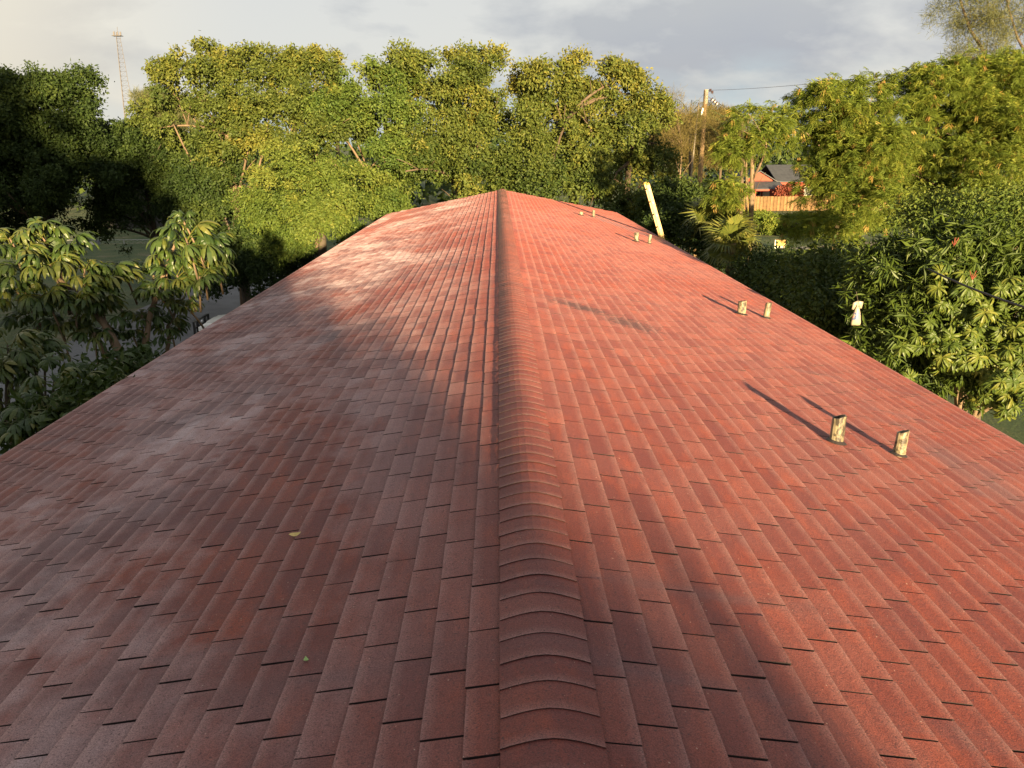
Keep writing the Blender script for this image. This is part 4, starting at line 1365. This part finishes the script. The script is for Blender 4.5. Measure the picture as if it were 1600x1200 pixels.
def mast():
    Yp = 300
    top = Vector(at(187, 55, Yp)); base = Vector((at(203, 226, Yp)[0] + .6, Yp, 0))
    t = thing('lattice_mast', 'thin lattice radio mast against the pale sky above the left trees', 'mast', base)
    M = plain_mat('pale_mast_steel', (0.10, 0.092, 0.095), 0.6, .1, .3)
    top.x = base.x
    rb, rt = 2.9, .75; H = top.z
    dirs = [Vector((math.cos(a), math.sin(a), 0)) for a in (0.35, 2.44, 4.54)]
    leg = lambda k, u: base + dirs[k] * (rb + (rt - rb) * u) + Vector((0, 0, H * u))
    for k in range(3):
        MB().tube([leg(k, 0), leg(k, 1)], [.13, .08], 5).build('leg', M, t)
    mb = MB(); us = [0]
    while us[-1] < 1: us.append(min(1, us[-1] + (.055 - .03 * us[-1])))
    for i in range(len(us) - 1):
        for k in range(3):
            mb.tube([leg(k, us[i + 1]), leg((k + 1) % 3, us[i + 1])], .035, 3)
            mb.tube([leg(k, us[i]), leg((k + 1) % 3, us[i + 1])], .03, 3)
    mb.build('bracing', M, t)
    p = MB(); tp = base + Vector((0, 0, H))
    p.box(tp + Vector((0, 0, -.2)), (3.0, 2.4, .16))
    for k in range(6):
        a = k * 1.05; p.box(tp + Vector((math.cos(a) * 1.2, math.sin(a) * 1.0, .5)), (.25, .25, 1.2))
    p.build('antenna_platform', M, t)
    MB().tube([tp, tp + Vector((.3, 0, 2.6))], .08, 5).build('antenna_rod', M, t)
    MB().box(base + Vector((-.4, -2.5, 13.4)), (.9, .5, 1.6)).build('antenna_panel', plain_mat('white_antenna', (.8, .78, .75), .4), t)


mast()


# ------------------------------------------------------------------ fence, houses, sign
def wooden_fence():
    Yf = 104
    x0, x1 = at(1152, 320, Yf)[0], at(1475, 320, Yf)[0]
    t = thing('wooden_fence', 'tan wooden board fence behind the feathery trees', 'fence', ((x0 + x1) / 2, Yf, 0))
    mats = [plain_mat('fence_board', (0.13, 0.068, 0.022), .8, .3, 3), plain_mat('fence_board_pale', (0.18, 0.10, 0.036), .8, .3, 3)]
    meshes = []
    for k in range(4):
        mb = MB(); h = 1.8 + random.uniform(-.03, .03)
        mb.add([(-.12, 0, 0.02), (.12, 0, .02), (.12, 0, h - .06), (.06, 0, h), (-.06, 0, h), (-.12, 0, h - .06)] + [(-.12, .03, .02), (.12, .03, .02), (.12, .03, h - .06), (.06, .03, h), (-.06, .03, h), (-.12, .03, h - .06)],
               [(0, 1, 2, 3, 4, 5), (11, 10, 9, 8, 7, 6)] + [(i, 6 + i, 6 + (i + 1) % 6, (i + 1) % 6) for i in range(6)])
        meshes.append(mb.mesh('board', mats[k % 2]))
    x = x0; i = 0
    while x < x1:
        o = bpy.data.objects.new('board', random.choice(meshes))
        o.location = (x - t.location.x, (0 if i % 2 == 0 else .075), 0); o.rotation_euler = (0, random.gauss(0, .006), 0)
        link(o, t); x += .215; i += 1
    for z in (.4, 1.45):
        MB().box(((x0 + x1) / 2, Yf + .052, z), (x1 - x0, .04, .09)).build('rail', mats[0], t)


wooden_fence()


def red_house():
    M_C = plain_mat('coral_wall', (0.30, 0.053, 0.03), .8, .12, 2)
    M_R = plain_mat('dark_grey_roofing', (0.05, 0.052, 0.058), .75, .25, 2)
    M_T = plain_mat('cream_trim', (0.62, 0.50, 0.34), .6)
    M_K = plain_mat('dark_opening', (0.02, 0.02, 0.022), .3)
    x0 = at(1165, 280, 116)[0]; t = thing('house', 'coral red house with a grey roof behind the wooden fence', 'house', (x0 + 5, 121, 0))
    w = MB(); w.box((x0 + 5.6, 122, 1.6), (10.4, 9.6, 3.2))
    w.add([(x0 + .2, 117, 3.2), (x0 + 4.2, 117, 3.2), (x0 + 2.2, 117, 4.4), (x0 + .2, 126, 3.2), (x0 + 4.2, 126, 3.2), (x0 + 2.2, 126, 4.4)], [(0, 1, 2), (5, 4, 3), (0, 3, 4, 1)])
    w.build('wall', M_C, t)
    r = MB()
    for s in (-1, 1):
        a = Vector((x0 + 2.2, 116.6, 4.55)); b = Vector((x0 + 2.2 + s * 2.6, 116.6, 3.05))
        vs = [a, b, b + Vector((0, 0, -.14)), a + Vector((0, 0, -.14))]
        vs = vs + [v + Vector((0, 10, 0)) for v in vs]
        r.add(vs, [(0, 1, 2, 3), (7, 6, 5, 4), (0, 4, 5, 1), (1, 5, 6, 2), (2, 6, 7, 3)])
    for s, y in ((-1, 116.7), (1, 127.3)):
        yy = 122
        vs = [(x0 + 4.6, y, 3.1), (x0 + 11.2, y, 3.1), (x0 + 11.2, yy, 5.2), (x0 + 4.6, yy, 5.2)]
        vs = vs + [(a, b, c - .15) for a, b, c in vs]
        r.add(vs, [(0, 1, 2, 3), (7, 6, 5, 4), (0, 4, 5, 1), (1, 5, 6, 2), (2, 6, 7, 3), (3, 7, 4, 0)])
    r.build('roof', M_R, t)
    p = MB(); vs = [(x0 + .2, 113.6, 2.25), (x0 + 5.0, 113.6, 2.25), (x0 + 5.0, 116.95, 3.1), (x0 + .2, 116.95, 3.1)]
    vs = vs + [(a, b, c - .12) for a, b, c in vs]
    p.add(vs, [(0, 1, 2, 3), (7, 6, 5, 4), (0, 4, 5, 1), (1, 5, 6, 2), (2, 6, 7, 3), (3, 7, 4, 0)])
    p.build('porch_roof', M_R, t)
    MB().box((x0 + 2.6, 113.57, 2.05), (4.8, .06, .22)).build('porch_beam', M_C, t)
    for dx in (.7, 4.8): MB().box((x0 + dx, 113.8, 1.05), (.35, .3, 2.1)).build('porch_post', M_C, t)
    for dx, wd in ((1.8, 1.6), (7.0, 1.4), (9.4, 1.4)):
        f = MB().box((x0 + dx, 117.17, 1.7), (wd, .08, 1.3)).build('window', M_T, t)
        MB().box((x0 + dx, 117.12, 1.7), (wd - .2, .04, 1.1)).build('pane', M_K, f)
    MB().box((x0 + 3.4, 117.17, 1.05), (.95, .08, 2.1)).build('door', M_T, t)
    # red flowering bush before it
    b = shrub('red flowering bush at the right of the coral house', [(1228, 301, 112, 1.0, 1.0, .4), (1241, 304, 112, .7, 1.0, .35)], (*at(1225, 320, 110)[:2], 0),
              leaf_mat('red_bract', (.08, .06, .02), (.24, .055, .035), (.34, .12, .08), .25), group=None, name='flowering_bush', L=.3, W=.22, per_m2=1.5, cr=.6, per=16)


red_house()


def far_red_roof():
    p = at(168, 214, 85)
    t = thing('house', 'distant house whose coral roof peeks over the left trees', 'house', (p[0], p[1] + 4, 0))
    MB().box((p[0], p[1] + 4, 4.1), (5, 5, 8.2)).build('wall', plain_mat('pale_house_wall', (.035, .033, .03), .8), t)
    mb = MB(); z0 = p[2] - .5
    vs = [(p[0] - 3.9, p[1], z0), (p[0] + 3.9, p[1], z0), (p[0] + 3.9, p[1] + 8, z0), (p[0] - 3.9, p[1] + 8, z0), (p[0] - 1, p[1] + 4, z0 + 1.2), (p[0] + 1, p[1] + 4, z0 + 1.2)]
    mb.add(vs, [(0, 1, 5, 4), (1, 2, 5), (2, 3, 4, 5), (3, 0, 4), (3, 2, 1, 0)]); mb.build('roof', plain_mat('coral_roof_tile', (.5, .14, .07), .7, .2, 3), t)


far_red_roof()


def yellow_board():
    p = at(1219, 381, 66); z = 0.0
    t = thing('yard_sign', 'small yellow board on white legs on the lawn right of the fan palms', 'sign', (p[0], 66, 0))
    M_Y = plain_mat('yellow_board', (0.42, 0.20, 0.004), .5, .06, 3); M_WH = plain_mat('white_sign_frame', (.46, .42, .35), .5, .06)
    c = Vector((p[0], 66, p[2]))
    MB().box(c + Vector((.02, 0, .06)), (.78, .035, .50)).build('panel', M_Y, t)
    f = MB(); f.box(c + Vector((-.41, .0, 0)), (.08, .06, .64)); f.box(c + Vector((.02, .0, -.245)), (.78, .06, .09))
    f.build('frame', M_WH, t)
    for dx in (-.38, .36): MB().bar(c + Vector((dx, .03, -.29)), (p[0] + dx * .9, 66.03, 0), .05).build('leg', M_WH, t)


yellow_board()


def chain_fence():
    Yf = 72
    x0, x1 = at(60, 390, Yf)[0], at(330, 390, Yf)[0]
    t = thing('wire_fence', 'low pipe and wire fence with a white notice on the left lawn', 'fence', ((x0 + x1) / 2, Yf, 0))
    M = plain_mat('fence_pipe', (.34, .34, .31), .5)
    top = at(150, 375, Yf)[2]; low = at(150, 391, Yf)[2]
    for z in (top, low): MB().tube([(x0, Yf, z), (x1, Yf, z)], .03, 5).build('rail', M, t)
    for k in range(7):
        x = x0 + (x1 - x0) * k / 6; MB().tube([(x, Yf, 0), (x, Yf, top + .05)], .045, 6).build('post', M, t)
    m = MB(); nx = int((x1 - x0) / .5)
    for k in range(nx):
        x = x0 + .5 * k
        for s in (1, -1): m.tube([(x, Yf - .02, .05 if s > 0 else top), (x + .8, Yf - .02, top if s > 0 else .05)], .006, 3)
    mo = m.build('wire_mesh', M, t); mo['kind'] = 'stuff'
    c = at(144, 380, Yf - .1); MB().box(c, (.40, .02, .26)).build('notice_plate', plain_mat('pale_notice', (.72, .68, .52), .5), t)
    gx = at(155, 390, Yf)[0]; MB().box((gx, Yf, top / 2), (.28, .2, top)).build('gate_post', plain_mat('grey_gate_post', (.16, .17, .18), .6), t)


chain_fence()


# ------------------------------------------------------------------ parked truck
def truck():
    M_W = plain_mat('white_car_paint', (.78, .77, .72), .25, .03); M_B = plain_mat('black_steel', (.012, .012, .013), .35)
    M_G = plain_mat('tinted_glass', (.02, .025, .03), .08); M_L = plain_mat('clear_lamp', (.85, .85, .82), .2); M_RIM = plain_mat('wheel_rim', (.4, .4, .4), .3, .1, 5, .8)
    p = at(318, 500, 34.3)
    fx, fy = p[0], 34.3
    t = thing('parked_truck', 'white truck with a black grille guard parked beside the left eave', 'truck', (fx + 2.6, fy, 0))
    # nose points to -x ; local profile along x
    prof = [(0.12, .55), (0.10, .95), (.35, 1.10), (1.45, 1.18), (1.5, 1.18), (5.0, 1.18), (5.05, .5), (4.6, .42), (.5, .42)]
    mb = MB(); n = len(prof); vs = []
    for dy, sh in ((-.92, .0), (.92, .0)):
        for x, z in prof: vs.append((fx + x, fy + dy, z))
    fs = [tuple(range(n)), tuple(reversed(range(n, 2 * n)))] + [(i, n + i, n + (i + 1) % n, (i + 1) % n) for i in range(n)]
    mb.add(vs, fs)
    o = mb.build('body', M_W, t); bv = o.modifiers.new('bevel', 'BEVEL'); bv.width = .09; bv.segments = 3
    # hood bulge
    h = MB(); vs = []
    for x, z in ((.3, 1.09), (.7, 1.19), (1.5, 1.25)):
        for y, k in ((-.75, 0), (-.4, 1), (.4, 1), (.75, 0)): vs.append((fx + x, fy + y, z - (.04 if not k else -.02)))
    h.add(vs, [(i * 4 + j, i * 4 + j + 1, i * 4 + j + 5, i * 4 + j + 4) for i in range(2) for j in range(3)]); h.build('bonnet', M_W, t, True)
    c = MB(); vs = []
    for x, z, w in ((1.45, 1.18, .86), (2.05, 1.75, .70), (3.2, 1.78, .70), (3.55, 1.18, .86)):
        vs += [(fx + x, fy - w, z), (fx + x, fy + w, z)]
    c.add(vs, [(0, 1, 3, 2), (2, 3, 5, 4), (4, 5, 7, 6), (0, 2, 4, 6), (7, 5, 3, 1)])
    co = c.build('cab', M_W, t)
    g = MB(); g.add([(fx + 1.5, fy - .76, 1.24), (fx + 1.5, fy + .76, 1.24), (fx + 1.98, fy + .66, 1.70), (fx + 1.98, fy - .66, 1.70)], [(0, 1, 2, 3)])
    for v in range(4): g.v[v] = (g.v[v][0] - .012, g.v[v][1], g.v[v][2] + .01)
    g.build('windscreen', M_G, t)
    for s in (-1, 1):
        MB().add([(fx + 1.75, fy + s * .845, 1.26), (fx + 3.35, fy + s * .845, 1.26), (fx + 3.1, fy + s * .715, 1.7), (fx + 2.15, fy + s * .715, 1.7)], [(0, 1, 2, 3)]).build('side_window', M_G, t)
        MB().box((fx + .085, fy + s * .68, .86), (.06, .32, .16)).build('headlight', M_L, t)
        for x in (.95, 4.1):
            w = MB().tube([(fx + x, fy + s * .72, .38), (fx + x, fy + s * .94, .38)], .38, 18).build('wheel', M_TAR2, t)
            MB().tube([(fx + x, fy + s * .90, .38), (fx + x, fy + s * .955, .38)], .22, 14).build('rim', M_RIM, w)
    MB().box((fx + .06, fy, .78), (.05, 1.0, .30)).build('grille', M_B, t)
    MB().box((fx + .03, fy, .52), (.22, 1.86, .18)).build('bumper', M_B, t)
    gd = MB()
    for y in (-.45, .45): gd.bar((fx - .10, fy + y, .4), (fx - .10, fy + y, 1.16), .09)
    for z in (.62, .88, 1.13): gd.bar((fx - .115, fy - .85, z), (fx - .115, fy + .85, z), .07)
    for y in (-.86, .86): gd.bar((fx - .10, fy + y, .55), (fx - .10, fy + y, 1.16), .08)
    gd.build('grille_guard', M_B, t)
    for y in (-.2, .2): MB().tube([(fx - .17, fy + y, .98), (fx - .12, fy + y, .98)], .055, 8).build('spot_lamp', M_L, t)


truck()


# ------------------------------------------------------------------ bag and cable in the mango tree
def bag():
    c = Vector(at(1341, 470, 11.0))
    m, nt, b = new_mat('printed_bag')
    tc = nt.nodes.new('ShaderNodeTexCoord')
    f = noise(nt, mapped(nt, tc.outputs['Object'], (1, 1, 1.6)), 22, 3, .6, .5)
    sp = nt.nodes.new('ShaderNodeSeparateXYZ'); nt.links.new(tc.outputs['Object'], sp.inputs[0])
    mask = ramp(nt, math_node(nt, 'ADD', math_node(nt, 'MULTIPLY', sp.outputs[2], -2.0), 0.0), [(.24, 0.0), (.30, 1.0), (.50, 1.0), (.56, 0.0)])
    blue = math_node(nt, 'MULTIPLY', ramp(nt, f, [(.52, 0.0), (.56, 1.0)]), mask)
    red = math_node(nt, 'MULTIPLY', ramp(nt, f, [(.40, 1.0), (.44, 0.0)]), mask)
    col = mixc(nt, blue, (.34, .28, .20), (.05, .08, .20)); col = mixc(nt, red, col, (.55, .16, .16))
    nt.links.new(col, b.inputs['Base Color']); b.inputs['Roughness'].default_value = .5
    t = thing('plastic_bag', 'pale printed bag knotted and hanging from a mango twig', 'bag', c)
    mb = MB(); n = 10; vs = []; fs = []
    rows = [(-.085, .022, .018), (-.12, .035, .025), (-.18, .052, .035), (-.25, .064, .04), (-.31, .070, .035), (-.345, .066, .012)]
    for z, rx, ry in rows:
        for k in range(n):
            a = 2 * math.pi * k / n; vs.append(c + Vector((math.cos(a) * rx * random.uniform(.93, 1.05) - .02 * (z + .1), math.sin(a) * ry, z + random.uniform(-.004, .004))))
    for i in range(len(rows) - 1):
        for k in range(n): fs.append((i * n + k, i * n + (k + 1) % n, (i + 1) * n + (k + 1) % n, (i + 1) * n + k))
    fs += [tuple(reversed(range(n))), tuple((len(rows) - 1) * n + k for k in range(n))]
    mb.add(vs, fs); mb.build('bag_body', m, t, True)
    M_BG = plain_mat('bag_handle', (.29, .24, .18), .5, .2, 40)
    MB().tube([c + Vector((-.004, 0, -.10)), c + Vector((0, .003, -.065)), c + Vector((.004, .006, .0))], [.018, .013, .010], 7).build('knot', M_BG, t, True)
    for s, dz, w in ((-1, -.035, .9), (1, -.02, 1.0)):
        lo = MB(); pts = [c + Vector((0, .004, -.055)), c + Vector((s * .022, .0, -.02 + dz * .2)), c + Vector((s * .040, -.008, dz)), c + Vector((s * (.052 - .012 * s), -.01, -.085 + dz))]
        lo.tube(pts, [.010 * w, .036 * w, .034 * w, .020 * w], 7)
        lo.v = [(x, c.y + (y - c.y) * .45, z) for x, y, z in lo.v]
        lo.build('handle', M_BG, t, True)
    MB().tube([c + Vector((0, .01, 0)), c + Vector((-.02, .05, .12))], .004, 4).build('string', M_BARK_DARK, t)


bag()


def drop_cable():
    a = Vector(at(1450, 420, 11.3)); e = Vector(at(1680, 503, 8.4))
    pts = []
    for i in range(13):
        u = i / 12; p = a.lerp(e, u); p.z -= .05 * 4 * u * (1 - u); pts.append(p)
    mb = MB(); mb.tube(pts, .014, 6)
    tag(mb.build('drop_cable', plain_mat('black_cable', (.012, .012, .013), .5), None, True), 'black cable sagging across the front of the mango tree', 'cable')


drop_cable()
